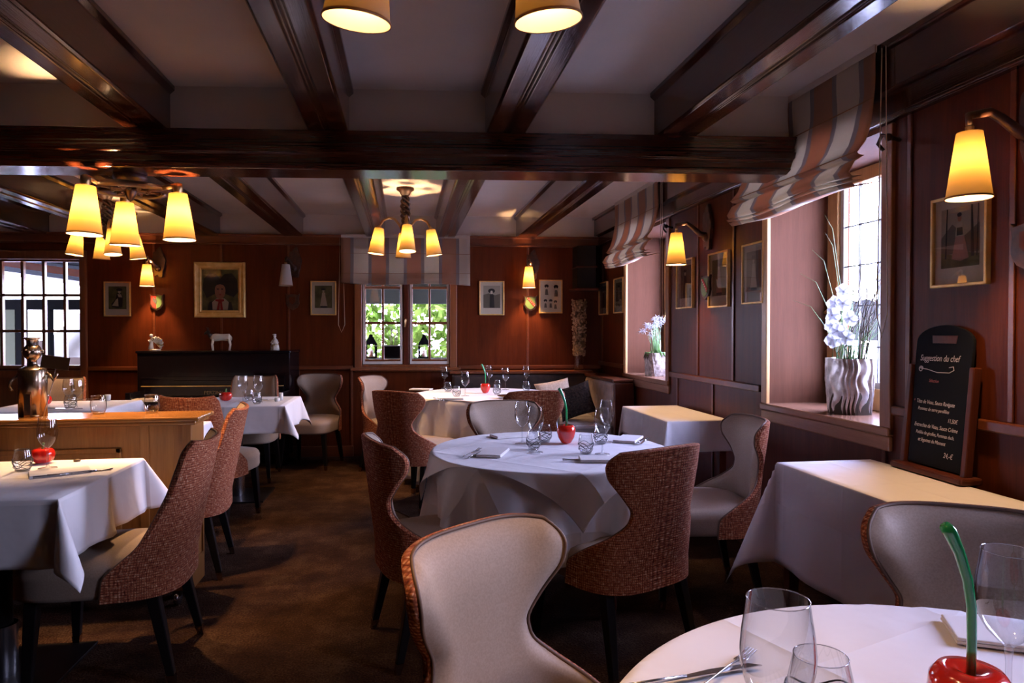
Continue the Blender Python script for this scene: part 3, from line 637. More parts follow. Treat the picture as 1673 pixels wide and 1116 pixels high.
# ------------------------------------------------------------------ tables and cloths
def leg_table(x, y, hx, hy, lab, mat_='black_wood', rz=0):
    t = thing('dining_table', lab, 'table', (x, y, 0), rz)
    k = MB(); k.box((-hx + 0.004, -hy + 0.004, 0.715), (hx - 0.004, hy - 0.004, 0.742)); k.build('tabletop', mat_, t, bevel=0.004)
    for a in (-1, 1):
        for b in (-1, 1):
            k = MB(); k.box((a * (hx - 0.04) - 0.022, b * (hy - 0.04) - 0.022, 0), (a * (hx - 0.04) + 0.022, b * (hy - 0.04) + 0.022, 0.716)); k.build('leg', mat_, t, bevel=0.003)
    return t
def pedestal_table(x, y, hx, hy, lab, rz=0):
    t = thing('dining_table', lab, 'table', (x, y, 0), rz)
    k = MB(); k.box((-hx + 0.004, -hy + 0.004, 0.715), (hx - 0.004, hy - 0.004, 0.742)); k.build('tabletop', 'black_wood', t, bevel=0.004)
    k = MB(); k.box((-0.24, -0.24, 0), (0.24, 0.24, 0.012)); k.build('base_plate', 'black_wood', t, bevel=0.003)
    k = MB(); k.lathe([(0.055, 0.012), (0.055, 0.2)], 24); k.build('column_sleeve', 'steel', t)
    k = MB(); k.lathe([(0.04, 0.2), (0.04, 0.716)], 20); k.build('column', 'black_wood', t)
    return t
def round_table(x, y, r, lab, mat_='frame_red'):
    t = thing('dining_table', lab, 'table', (x, y, 0))
    k = MB(); k.lathe([(0, 0.715), (r - 0.006, 0.715), (r - 0.004, 0.742), (0, 0.742)], 48); k.build('tabletop', mat_, t)
    for a in range(4):
        an = pi / 4 + a * pi / 2 + 0.25; k = MB(); k.lathe([(0.0, 0), (0.020, 0.0), (0.026, 0.06), (0.020, 0.10), (0.032, 0.2), (0.034, 0.26), (0.022, 0.29), (0.034, 0.32), (0.034, 0.716)], 16, Matrix.Translation((cos(an) * r * 0.55, sin(an) * r * 0.55, 0))); k.build('leg', mat_, t)
    return t
def square_cloth(x, y, hx, hy, drop, lab, rz=0, A=24, g0=3.0, seed=1, waves=3, group=None, wa=9, xmax=9):
    rnd = random.Random(seed); ph = [rnd.uniform(0, 6.28) for _ in range(8)]; zt = 0.746
    def axis(h):
        c = [h * (-1 + 2 * i / 14) for i in range(15)]; e = [h + drop * (k / 14) ** 1.0 for k in range(1, 15)]; e = [h + 0.004, h + 0.009] + e
        return [-v for v in reversed(e)] + c + e
    X, Y = axis(hx), axis(hy); vs = []; uvl = [(s_, t_) for t_ in Y for s_ in X]
    for t in Y:
        for s in X:
            os_, ot = max(0, abs(s) - hx), max(0, abs(t) - hy); r = math.hypot(os_, ot); base = Vector((max(-hx, min(hx, s)), max(-hy, min(hy, t)), zt))
            if r == 0: vs.append(base); continue
            al = atan2(ot, os_); sgs, sgt = (1 if s > 0 else -1), (1 if t > 0 else -1)
            h = Vector((cos(al) * sgs, sin(al) * sgt, 0)); cf = sin(2 * al) if os_ > 0 and ot > 0 else 0
            along = (t / hy if os_ > 0 and ot == 0 else s / hx if ot > 0 and os_ == 0 else 0)
            wv = (sin(along * waves * 2.3 + ph[0 if os_ > 0 else 1] + sgs) * 0.6 + sin(along * waves * 4.1 + ph[2]) * 0.4) * max(0.0, 1 - abs(along)) ** 0.5 if cf == 0 else 0
            k = sgs * 2 + sgt; g = R(g0 + (A + 7 * sin(ph[3] + k * 2)) * cf) + wv * R(wa) * min(1, r / drop)
            soft = min(1.0, r / 0.012); down = r * cos(g) - 0.003 * (1 - soft)
            vs.append(base + h * (r * sin(g) + 0.003 * soft) + Vector((0, 0, -max(0, down))))
    vs = [Vector((min(v_[0], xmax - x), v_[1], v_[2])) for v_ in vs]
    W = len(X); fs = [(j * W + i, j * W + i + 1, (j + 1) * W + i + 1, (j + 1) * W + i) for j in range(len(Y) - 1) for i in range(W - 1)]
    k = MB(); k.add(vs, fs, True, uvl); o = k.build('tablecloth', 'cloth', loc=(x, y, 0), rz=rz, solid=0.0015); return tag(o, lab, 'tablecloth', group)
def round_cloth(x, y, r, rmax_fn, lab, nf=9, amp=13, g0=8, seed=2, zt=0.746, lift=0.0, rz=0, nm='tablecloth'):
    rnd = random.Random(seed); ph = rnd.uniform(0, 6.28); NT = 216; NR = 34; vs = [(0, 0, zt)]; fs = []; uvl = [(0, 0)]
    for j in range(1, NR + 1):
        for i in range(NT):
            th = 2 * pi * i / NT; RM = rmax_fn(th)
            rho = (r * 0.985) * j / 10 if j <= 10 else r * 0.985 + (RM - r * 0.985) * (j - 10) / (NR - 10)
            rho = min(rho, max(RM, r * 0.6) if j <= 10 else rho)
            over = max(0.0, rho - r); uvl.append((rho * cos(th), rho * sin(th)))
            if over <= 0: vs.append((rho * cos(th), rho * sin(th), zt)); continue
            t = min(1, over / 0.14); fold = cos(nf * th + ph + 0.7 * sin(2 * th + ph) + 0.5 * sin(3 * th)); g = R(g0) * min(1, 0.4 + t) + R(amp) * t * (fold * 0.75 + 0.35 * cos(2 * nf * th + 1.3))
            g = max(R(-4), g); bend = 0.014
            hor = r + bend * (1 - math.exp(-over / bend)) * 0.6 + over * sin(g) + lift; ver = (over - bend * (1 - math.exp(-over / bend)) * 0.55) * cos(g)
            tw = 0.02 * t * sin(nf * th + ph)
            vs.append((hor * cos(th + tw), hor * sin(th + tw), zt - ver))
    fs += [(0, 1 + i, 1 + (i + 1) % NT) for i in range(NT)]
    fs += [(1 + (j - 1) * NT + i, 1 + j * NT + i, 1 + j * NT + (i + 1) % NT, 1 + (j - 1) * NT + (i + 1) % NT) for j in range(1, NR) for i in range(NT)]
    k = MB(); k.add(vs, fs, True, uvl); o = k.build(nm, 'cloth', loc=(x, y, 0), rz=rz, solid=0.0015); return tag(o, lab, 'tablecloth')
def sq(h):
    def f(th):
        c, s = abs(cos(th)), abs(sin(th)); return h / max(c, s)
    return f
# near left square table
T1 = (-1.505, 2.815); pedestal_table(*T1, 0.37, 0.365, 'pedestal table under the white cloth in the left foreground'); square_cloth(*T1, 0.372, 0.368, 0.225, 'white cloth on the square table in the left foreground', seed=4, A=26)
T2 = (-1.555, 4.06); pedestal_table(*T2, 0.37, 0.36, 'pedestal table hidden behind the end of the oak partition'); square_cloth(*T2, 0.372, 0.362, 0.17, 'white cloth peeking out behind the end of the oak partition', seed=9)
T3 = (-2.50, 5.48); pedestal_table(*T3, 0.40, 0.39, 'pedestal table in front of the glazed door'); square_cloth(*T3, 0.402, 0.392, 0.18, 'white cloth on the table seen over the oak partition', seed=12)
T4 = (-1.305, 5.62); pedestal_table(*T4, 0.42, 0.38, 'pedestal table standing in front of the piano'); square_cloth(*T4, 0.423, 0.383, 0.20, 'white cloth on the square table in front of the piano', seed=5, A=24)
# round tables
T5 = (0.67, 3.12); round_table(*T5, 0.53, 'round table under two white cloths in the middle of the room')
round_cloth(*T5, 0.534, lambda t: 0.534 + 0.36, 'long white undercloth of the middle round table', nf=11, amp=9, g0=3, seed=6, zt=0.745)
round_cloth(*T5, 0.545, sq(0.55), 'square white top cloth laid cornerwise over the middle round table', nf=7, amp=10, g0=14, seed=1, zt=0.749, lift=0.006, rz=R(45))
T6 = (0.68, 5.95); round_table(*T6, 0.60, 'round table under a floor-length cloth at the back of the room')
round_cloth(*T6, 0.604, lambda t: 0.604 + 0.70, 'floor-length white cloth of the far round table', nf=15, amp=6, g0=4, seed=3, zt=0.745)
round_cloth(*T6, 0.615, sq(0.60), 'square white top cloth over the far round table by the banquette', nf=4, amp=8, g0=14, seed=2, zt=0.749, lift=0.012, rz=R(58))
T7 = (0.80, 0.665); round_table(*T7, 0.56, 'round table under the white cloths at the bottom right corner')
round_cloth(*T7, 0.564, lambda t: 0.564 + 0.40, 'long white undercloth of the foreground round table', nf=9, amp=12, g0=8, seed=8, zt=0.745)
round_cloth(*T7, 0.575, sq(0.58), 'square white top cloth on the foreground round table', nf=4, amp=8, g0=14, seed=4, zt=0.749, lift=0.012, rz=R(20))
# service tables along the right wall
leg_table(1.765, 2.22, 0.215, 0.44, 'narrow service table under the cloth that carries the chalkboard', 'frame_red'); square_cloth(1.765, 2.22, 0.217, 0.442, 0.42, 'long white cloth on the service table below the chalkboard', A=14, g0=1, seed=21, waves=2, wa=3, xmax=2.022)
leg_table(1.790, 4.40, 0.205, 0.43, 'narrow service table under the cloth between the two right windows', 'frame_red'); square_cloth(1.790, 4.40, 0.207, 0.432, 0.19, 'white cloth on the empty service table between the two right windows', A=14, g0=1, seed=22, waves=2, wa=3, xmax=2.022)
# ------------------------------------------------------------------ oak partition on castors
pt = thing('partition_counter', 'low oak partition counter on castors, behind the near left table', 'counter', (-2.0, 3.50, 0))
xr_ = 1.035; xl_ = -1.9
k = MB(); k.box((xl_, -0.10, 0.075), (xr_ - 0.03, 0.10, 0.862)); k.build('body', 'oak', pt, bevel=0.004)
k = MB(); k.box((xl_, -0.135, 0.878), (xr_ + 0.012, 0.13, 0.900)); k.box((xl_, -0.118, 0.860), (xr_ - 0.006, 0.115, 0.880)); k.build('countertop', 'oak_x', pt, bevel=0.007)
for a, b in ((-1.85, -0.62), (-0.52, 0.70)):
    k = MB()
    for q_ in ((a, 0.20, b, 0.225), (a, 0.735, b, 0.76)): k.box((q_[0], -0.112, q_[1]), (q_[2], -0.10, q_[3]))
    k.box((a, -0.112, 0.2), (a + 0.025, -0.1, 0.76)); k.box((b - 0.025, -0.112, 0.2), (b, -0.1, 0.76)); k.build('panel_moulding', 'oak', pt, bevel=0.004)
for a in (-0.57, 0.80, 0.985):
    k = MB(); k.box((a - 0.02, -0.108, 0.075), (a + 0.02, -0.10, 0.862)); k.build('stile', 'oak', pt, bevel=0.003)
k = MB(); k.box((xr_ - 0.03, -0.06, 0.2), (xr_ - 0.022, 0.06, 0.215)); k.box((xr_ - 0.03, -0.06, 0.74), (xr_ - 0.022, 0.06, 0.755)); k.box((xr_ - 0.03, -0.065, 0.2), (xr_ - 0.022, -0.05, 0.755)); k.box((xr_ - 0.03, 0.05, 0.2), (xr_ - 0.022, 0.065, 0.755)); k.build('end_moulding', 'oak', pt)
k = MB(); k.box((xr_ - 0.026, 0.008, 0.62), (xr_ - 0.021, 0.02, 0.76)); k.build('handle_slot', 'dark_metal', pt)
for a in (-1.8, 0.93):
    for b in (-0.07, 0.07):
        k = MB(); k.lathe([(0, -0.012), (0.030, -0.012), (0.034, -0.004), (0.034, 0.004), (0.030, 0.012), (0, 0.012)], 20, Matrix.Translation((a, b, 0.034)) @ Matrix.Rotation(pi / 2, 4, 'Y')); c_ = k.build('castor', 'steel', pt)
        k = MB(); k.box((a - 0.018, b - 0.02, 0.045), (a + 0.018, b + 0.02, 0.076)); k.build('fork', 'dark_metal', c_)
# ------------------------------------------------------------------ piano
pl = PB(224, 600, 0.42).x; prr = PB(473, 600, 0.42).x; zp = PB(350, 573, 0.42).z; pw = prr - pl
pn = thing('upright_piano', 'black polished upright piano against the back wall', 'piano', tuple(BW(pl, 0, 0)), BA)
k = MB(); k.box((0, -0.42, 0.10), (pw, -0.03, zp - 0.025)); k.build('case', 'piano', pn, bevel=0.005)
k = MB(); k.box((-0.01, -0.435, zp - 0.025), (pw + 0.01, -0.02, zp)); k.build('lid', 'piano', pn, bevel=0.006)
k = MB(); k.box((0.04, -0.428, 0.78), (pw - 0.04, -0.42, zp - 0.26)); k.box((0.04, -0.435, zp - 0.265), (pw - 0.04, -0.42, zp - 0.25)); k.build('upper_panel', 'piano', pn, bevel=0.003)
k = MB(); k.box((0.35, -0.45, zp - 0.30), (pw - 0.35, -0.428, zp - 0.285)); k.build('music_ledge', 'piano', pn, bevel=0.003)
k = MB(); k.box((0, -0.66, 0.58), (pw, -0.42, 0.645)); k.box((0, -0.66, 0.645), (0.05, -0.42, 0.73)); k.box((pw - 0.05, -0.66, 0.645), (pw, -0.42, 0.73)); k.build('key_bed', 'piano', pn, bevel=0.006)
k = MB(); k.box((0.05, -0.45, 0.66), (pw - 0.05, -0.425, 0.775)); fb = k.build('fallboard', 'piano', pn, bevel=0.004)
k = MB(); k.box((0.05, -0.455, 0.770), (pw - 0.05, -0.445, 0.776)); k.build('brass_hinge', 'gold', fb)
k = MB(); nk = 52; kw = (pw - 0.1) / nk
for i in range(nk): k.box((0.05 + i * kw + 0.0006, -0.645, 0.645), (0.05 + (i + 1) * kw - 0.0006, -0.455, 0.668))
k.build('white_keys', 'ivory', pn)
k = MB()
for i in range(nk - 1):
    if i % 7 in (0, 2, 3, 5, 6): xk = 0.05 + (i + 1) * kw; k.box((xk - 0.006, -0.55, 0.664), (xk + 0.006, -0.455, 0.676))
k.build('black_keys', 'piano', pn)
xt = PB(334, 638, 0.44).x - pl
text_mesh('PERZINA', 0.045, 'text_brass', fb, Matrix.Translation((xt, -0.4525, 0.695)) @ Matrix.Rotation(pi / 2, 4, 'X'), sx=1.05)
for a in (0.06, pw - 0.06):
    k = MB(); k.lathe([(0.0, 0), (0.022, 0), (0.028, 0.05), (0.02, 0.12), (0.034, 0.4), (0.034, 0.58)], 16, Matrix.Translation((a, -0.62, 0))); k.build('leg', 'piano', pn)
    k = MB(); k.box((a - 0.04, -0.45, 0.0), (a + 0.04, -0.03, 0.10)); k.build('foot', 'piano', pn)
# ------------------------------------------------------------------ banquette in the corner
bs0 = PB(738, 620, 0.2).x; bs1 = s_end - 0.13
def bq(p): return p
bn = thing('corner_banquette', 'dark corner banquette with a wooden top rail behind the far round table', 'bench', tuple(BW(0, 0, 0)), BA)
ivB = (Matrix.Translation((BX, BY, 0)) @ Matrix.Rotation(BA, 4, 'Z')).inverted()
zb_ = PB(850, 606, 0.2).z
k = MB(); k.box((bs0, -0.20, 0.30), (bs1, -0.025, zb_ - 0.03)); k.build('backrest', 'dark_upholstery', bn, bevel=0.03)
k = MB(); k.box((bs0 - 0.02, -0.215, zb_ - 0.03), (bs1, -0.022, zb_)); k.box((1.83, 5.86, zb_ - 0.055), (XR - 0.03, 6.9, zb_ - 0.025), M=ivB); k.build('top_rail', 'panel_trim', bn, bevel=0.008)
k = MB(); k.box((1.83, 5.88, 0.30), (XR - 0.03, 6.85, zb_ - 0.055), M=ivB); k.build('side_backrest', 'velvet', bn, bevel=0.035, label='worn brown velvet backrest on the window side')
k = MB(); k.box((1.845, 5.85, 0.0), (XR - 0.03, 5.88, zb_ - 0.06), M=ivB); k.build('end_panel', 'frame_red', bn, bevel=0.004)
k = MB(); k.box((bs0, -0.50, 0.36), (bs1, -0.20, 0.46)); k.box((1.48, 5.88, 0.36), (1.84, 6.50, 0.46), M=ivB); k.build('seat_cushion', 'sheet', bn, bevel=0.025)
k = MB(); k.box((bs0, -0.47, 0.0), (bs1, -0.05, 0.36)); k.box((1.52, 5.9, 0.0), (XR - 0.04, 6.50, 0.36), M=ivB); k.build('base', 'black_wood', bn)
def pillow(px, py, D, sz, rot, m, lab):
    p = PD(px, py, D); k = MB(); a, b, c = sz
    def f(u, v):
        x, z = 2 * u - 1, 2 * v - 1; t = (1 - x ** 4) ** 0.5 * (1 - z ** 4) ** 0.5; return (x * a * (1 - 0.08 * (1 - z * z)), t * b, z * c * (1 - 0.08 * (1 - x * x)))
    k.grid(f, 16, 16); k.grid(lambda u, v: (lambda q: (q[0], -q[1], q[2]))(f(u, v)), 16, 16)
    M_ = Matrix.Rotation(rot[0], 4, 'Z') @ Matrix.Rotation(rot[1], 4, 'X') @ Matrix.Rotation(rot[2], 4, 'Y'); k2 = MB(); k2.add(k.v, k.f, True, M=M_)
    return tag(k2.build('cushion', m, loc=tuple(p)), lab, 'cushion', 'cushions on the corner banquette')
pillow(905, 641, 6.55, (0.17, 0.05, 0.12), (-0.1, -0.45, -0.20), 'cushion_beige', 'beige cushion lying on the corner banquette')
pillow(940, 655, 6.40, (0.17, 0.055, 0.16), (-0.5, -0.35, -0.35), 'fur', 'dark furry cushion leaning in the corner of the banquette')
# tall glass vase of corks and the dark corner cupboard above
vp = PB(946, 603, 0.11); vt = PB(946, 490, 0.11).z - vp.z
vs_ = thing('glass_vase', 'tall glass vase of wine corks standing on the banquette rail in the corner', 'vase', tuple(BW(vp.x, -0.115, zb_ + 0.001)), BA)
hv = vt + 0.0
k = MB(); k.lathe([(0, 0.0), (0.05, 0.0), (0.054, 0.01), (0.058, 0.14), (0.066, hv * 0.6), (0.083, hv)], 32); k.build('glass_body', 'glass', vs_)
k = MB(); rnd = random.Random(5)
for i in range(520):
    z = 0.16 + (hv - 0.16) * rnd.random(); r_ = (0.050 + 0.024 * (z / hv)) * sqrt(rnd.uniform(0.35, 1)); a = rnd.uniform(0, 6.28)
    M_ = Matrix.Translation((r_ * cos(a), r_ * sin(a), z)) @ Matrix.Rotation(rnd.uniform(0, 6), 4, Vector((rnd.random() - .5, rnd.random() - .5, rnd.random() - .5)).normalized())
    k.lathe([(0, -0.019), (0.0105, -0.019), (0.0105, 0.019), (0, 0.019)], 7, M_)
tag(k.build('wine_corks', 'cork', loc=tuple(BW(vp.x, -0.115, zb_ + 0.001)), rz=BA), 'wine corks filling the tall glass vase in the corner', 'corks')['kind'] = 'stuff'
cc = thing('corner_cupboard', 'dark hanging corner cupboard above the vase of corks', 'cupboard', tuple(BW(PB(955, 430, 0.12).x, 0, 0)), BA)
zA, zB_, zC_ = PB(955, 472, 0.15).z, PB(955, 437, 0.15).z, 2.18
k = MB(); k.prism([(-0.11, -0.01), (-0.09, -0.20), (0.10, -0.24), (0.16, -0.12), (0.16, -0.03)], zA, zC_); k.build('case', 'black_wood', cc, bevel=0.006)
k = MB(); k.prism([(-0.15, -0.01), (-0.12, -0.235), (0.12, -0.27), (0.16, -0.14), (0.16, -0.03)], zA - 0.02, zA + 0.005); k.build('shelf', 'frame_red', cc, bevel=0.004)
k = MB(); k.prism([(-0.12, -0.01), (-0.10, -0.21), (0.11, -0.25), (0.16, -0.12), (0.16, -0.03)], zB_ - 0.008, zB_ + 0.008); k.build('ledge', 'frame_red', cc, bevel=0.003)
# ------------------------------------------------------------------ lamps
def bulb_light(parent, loc, power):
    l = bpy.data.lights.new('bulb_light', 'POINT'); l.energy = power; l.color = LAMPCOL; l.shadow_soft_size = 0.022
    o = bpy.data.objects.new('bulb_light', l); COL.objects.link(o); o.location = loc; o.parent = parent; return o
def tilt_to(d):
    """matrix whose -Z axis points along d (shade opening direction)"""
    return Vector(d).normalized().to_track_quat('-Z', 'Y').to_matrix().to_4x4()
def shade(parent, top, d=(0, 0, -1), h=0.215, rt_=0.038, rb=0.067, on=True, power=None, label=None):
    """conical lamp shade hanging from 'top' (parent frame), opening towards d"""
    M_ = Matrix.Translation(top) @ tilt_to(d)
    k = MB(); k.lathe([(rt_, 0.0), (rb, -h)], 40, M_); sh = k.build('lamp_shade', 'shade' if on else 'shade_off', parent, label=label)
    k = MB(); k.lathe([(rb + 0.0008, -h + 0.006), (rb + 0.0022, -h + 0.003), (rb + 0.0022, -h - 0.001), (rb - 0.0005, -h)], 40, M_); k.build('shade_edging', 'shade_trim', sh)
    k = MB(); k.tube([M_ @ Vector((0, 0, 0.02)), M_ @ Vector((0, 0, -0.045))], 0.013, 10)
    k.lathe([(0, -0.003), (0.026, -0.003), (0.026, -0.006), (0, -0.006)], 20, M_)  # plate added to block part of the light going up to the ceiling
    for a in range(3): an = a * 2 * pi / 3; k.tube([M_ @ Vector((0, 0, -0.004)), M_ @ Vector((rt_ * cos(an), rt_ * sin(an), -0.004))], 0.0018, 5)
    k.build('lamp_holder', 'brass', parent)
    if on: bulb_light(parent, M_ @ Vector((0, 0, -h * 0.42)), LAMP if power is None else power)
def twist_chandelier(x, y, label, ang0=0.0, zc=ZC, big=1.0, dz=0.0, pw_=0.6):
    t = thing('chandelier', label, 'chandelier', (x, y, 0), 0, 'four-armed chandeliers with a twisted wooden stem')
    k = MB(); k.lathe([(0, zc), (0.072, zc), (0.074, zc - 0.018), (0.050, zc - 0.034), (0.034, zc - 0.065), (0.0, zc - 0.07)], 28); k.build('ceiling_rose', 'carved_wood', t)
    zt_, zb = zc - 0.05, zc - 0.31 + dz
    k = MB()
    for s in range(3):
        pts = []
        for i in range(49):
            v = i / 48; a = v * 2 * pi * 2.1 + s * 2 * pi / 3; r_ = 0.032 * (sin(pi * min(1, v * 1.0)) ** 0.35); pts.append((r_ * cos(a), r_ * sin(a), zt_ + (zb - zt_) * v))
        k.tube(pts, 0.0125, 8)
    k.build('twisted_stem', 'carved_wood', t)
    k = MB(); k.lathe([(0, zb + 0.03), (0.028, zb + 0.02), (0.045, zb - 0.02), (0.04, zb - 0.07), (0.02, zb - 0.10), (0.0, zb - 0.115)], 24); k.build('hub', 'carved_wood', t)
    for i in range(4):
        a = ang0 + i * pi / 2; c, s = cos(a) * big, sin(a) * big; pts = [(r_ * c, r_ * s, z) for r_, z in ((0.035, zb - 0.03), (0.05, zb + 0.0), (0.085, zb + 0.045), (0.135, zb + 0.055), (0.18, zb + 0.035), (0.205, zb - 0.005), (0.213, zb - 0.03))]
        k = MB(); k.tube(pts, 0.0105, 8); k.lathe([(0.02, -0.03), (0.02, 0.0), (0.01, 0.01)], 14, Matrix.Translation((0.213 * c, 0.213 * s, zb - 0.02))); k.build('arm', 'brass', t)
        shade(t, (0.214 * c, 0.214 * s, zb - 0.035), (0.13 * c, 0.13 * s, -1), power=LAMP * pw_)
    return t
pc = PD(662, 307, 5.72); twist_chandelier(pc.x, pc.y, 'four-armed chandelier with a twisted stem in front of the back window', R(4))
pc2 = PD(174, 305, 5.9); twist_chandelier(pc2.x, pc2.y, 'four-armed chandelier with a twisted stem at the far left, behind the wheel chandelier', R(32))
pc3 = PD(723, 20, 1.17); pc3 = Vector((pc3.x, pc3.y, 0)); twist_chandelier(pc3.x, pc3.y, 'nearest chandelier, only two shades hanging into view at the top', R(36), zc=ZC, big=1.12, dz=-0.025, pw_=0.22)
# wheel chandelier under the main beam
hub = PD(213, 300, 3.42); wc = thing('wheel_chandelier', 'round carved wheel chandelier with three shades hanging under the main beam', 'chandelier', (hub.x, hub.y, 0))
zw = PD(213, 310, 3.42).z
k = MB(); k.lathe([(0, 2.078), (0.075, 2.078), (0.078, 2.062), (0.055, 2.045), (0.035, 2.02), (0.025, zw + 0.02), (0.03, zw - 0.01), (0.014, zw - 0.05), (0, zw - 0.06)], 28); k.build('ceiling_mount', 'carved_wood', wc)
k = MB(); ring = [(0.168 + 0.018 * cos(a), 0.016 * sin(a)) for a in [i * 2 * pi / 10 for i in range(11)]]; k.lathe([(r_, zw + z) for r_, z in ring], 56); k.lathe([(0.142, zw - 0.01), (0.148, zw), (0.142, zw + 0.01), (0.136, zw), (0.142, zw - 0.01)], 56); k.build('wheel_rim', 'carved_wood', wc)
for i in range(8):
    a = i * pi / 4; c, s = cos(a), sin(a); k = MB()
    k.tube([(0.02 * c, 0.02 * s, zw), (0.06 * c - 0.015 * s, 0.06 * s + 0.015 * c, zw), (0.10 * c + 0.012 * s, 0.10 * s - 0.012 * c, zw), (0.152 * c, 0.152 * s, zw)], 0.009, 7); k.ball((0.085 * c, 0.085 * s, zw), 0.014, 6); k.build('spoke', 'carved_wood', wc)
for px, py, D in ((140, 304, 3.2), (291, 317, 3.38), (204, 331, 3.66)):
    p = PD(px, py, D) - Vector((hub.x, hub.y, 0)); a = atan2(p.y, p.x); c, s = cos(a), sin(a); rr_ = math.hypot(p.x, p.y)
    k = MB(); k.tube([(0.17 * c, 0.17 * s, zw), (rr_ * 0.9 * c, rr_ * 0.9 * s, zw + 0.012), (rr_ * c, rr_ * s, zw)], 0.013, 8); k.lathe([(0, 0.03), (0.02, 0.02), (0.024, -0.005), (0.018, -0.03)], 14, Matrix.Translation((rr_ * c, rr_ * s, zw))); k.build('arm', 'brass', wc)
    shade(wc, (p.x, p.y, min(p.z, zw - 0.02)), (0.03 * c, 0.03 * s, -1), h=0.228, rt_=0.042, rb=0.074, power=LAMP * 1.35)
# wall sconces; local frame: x along the wall, -y into the room, z relative to the shade top
def sconce(root, on, shield_kind, power=None, tip=(0.0, -0.16)):
    k = MB(); out = []
    for i in range(40):
        a = 2 * pi * i / 40; r_ = 1 + 0.10 * sin(5 * a + 1) + 0.05 * sin(11 * a); out.append((0.062 * r_ * cos(a) + 0.055, 0.15 * r_ * sin(a) + 0.03))
    k.prism(out, 0.006, 0.03, M=Matrix.Rotation(pi / 2, 4, 'X')); k.build('backplate', 'carved_wood', root, bevel=0.004)
    k = MB(); k.tube([(0.055, -0.02, -0.02), (0.045, -0.07, -0.01), (0.02, -0.12, 0.045), (0.005, -0.15, 0.07), (tip[0], tip[1] - 0.005, 0.055), (tip[0], tip[1], 0.02)], [0.022, 0.019, 0.016, 0.015, 0.013, 0.011], 10); k.ball((0.052, -0.03, -0.03), 0.03, 8); k.build('curved_arm', 'carved_wood', root)
    shade(root, (tip[0], tip[1], 0.0), (0.0, 0.0, -1), on=on, power=power, label=None if on else 'unlit cream shade')
    z0 = -0.36; P = [(-0.07, 0.075), (-0.055, 0.06), (0, 0.07), (0.055, 0.06), (0.07, 0.075), (0.062, 0.02), (0.068, -0.03), (0.045, -0.07), (0, -0.095), (-0.045, -0.07), (-0.068, -0.03), (-0.062, 0.02)]
    Mx = Matrix.Translation((0.03, 0, z0)) @ Matrix.Rotation(pi / 2, 4, 'X')
    k = MB(); k.prism(P, 0.006, 0.026, M=Mx); sh = k.build('shield', 'carved_wood', root, bevel=0.003)
    P2 = [(x * 0.8, y * 0.8) for x, y in P]
    if shield_kind == 'green':
        k = MB(); k.prism(P2, 0.026, 0.030, M=Mx); k.build('green_field', 'green_paint', sh)
        k = MB(); k.prism([(-0.042, 0.045), (-0.02, 0.05), (0.05, -0.022), (0.038, -0.045)], 0.030, 0.034, M=Mx); k.build('red_band', 'red_paint', sh)
        k = MB()
        for i in range(6): a = -0.036 + i * 0.0155; k.ball((a + 0.003, 0.043 - i * 0.0155, 0.036), (0.004, 0.004, 0.002), 5, M=Mx)
        k.build('gilt_dots', 'cream_paint', sh)
    elif shield_kind == 'halved':
        k = MB(); k.prism([(-0.056, 0.058), (0, 0.056), (0, -0.076), (-0.036, -0.056), (-0.054, -0.024), (-0.05, 0.016)], 0.026, 0.030, M=Mx); k.build('red_field', 'red_paint', sh)
        k = MB(); k.prism([(0.056, 0.058), (0.05, 0.016), (0.054, -0.024), (0.036, -0.056), (0, -0.076), (0, 0.056)], 0.026, 0.030, M=Mx); k.build('green_field', 'green_paint', sh)
        k = MB(); k.prism([(-0.03, 0.045), (-0.01, 0.02), (0.0, 0.04), (0.006, 0.0), (-0.004, -0.03), (-0.02, -0.01), (-0.034, 0.01)], 0.030, 0.033, M=Mx); k.build('black_charge', 'ink', sh)
    else:
        k = MB(); k.prism([(-0.03, 0.04), (0.03, 0.04), (0.03, -0.01), (0, -0.04), (-0.03, -0.01)], 0.026, 0.029, M=Mx); k.build('dark_field', 'frame_red', sh)
GS = 'wall sconces with a carved arm'
def back_sconce(px, py, lab, on, kind, power=None):
    q = PB(px, py, 0.16); t = thing('wall_sconce', lab, 'wall lamp', tuple(BW(q.x, 0, q.z)), BA, GS); sconce(t, on, kind, power); return t
back_sconce(240, 432, 'lit wall sconce with a red and green shield, above the left end of the piano', True, 'halved')
back_sconce(467, 432, 'unlit wall sconce with a cream shade, right of the gold-framed portrait', False, 'plain')
back_sconce(864, 436, 'lit wall sconce over a green shield with a red band, right of the back window', True, 'green')
def right_sconce(px, py, lab, kind, power=None):
    p = PX(px, py, XR - 0.22); t = thing('wall_sconce', lab, 'wall lamp', (XR, p.y, p.z), -pi / 2, GS); sconce(t, True, kind, power, tip=(0.0, -0.22)); return t
right_sconce(1105, 381, 'lit wall sconce on the right wall between the two windows', 'green', LAMP * 0.6)
right_sconce(1584, 217, 'large lit wall sconce at the upper right, nearest on the right wall', 'plain', LAMP * 0.5)
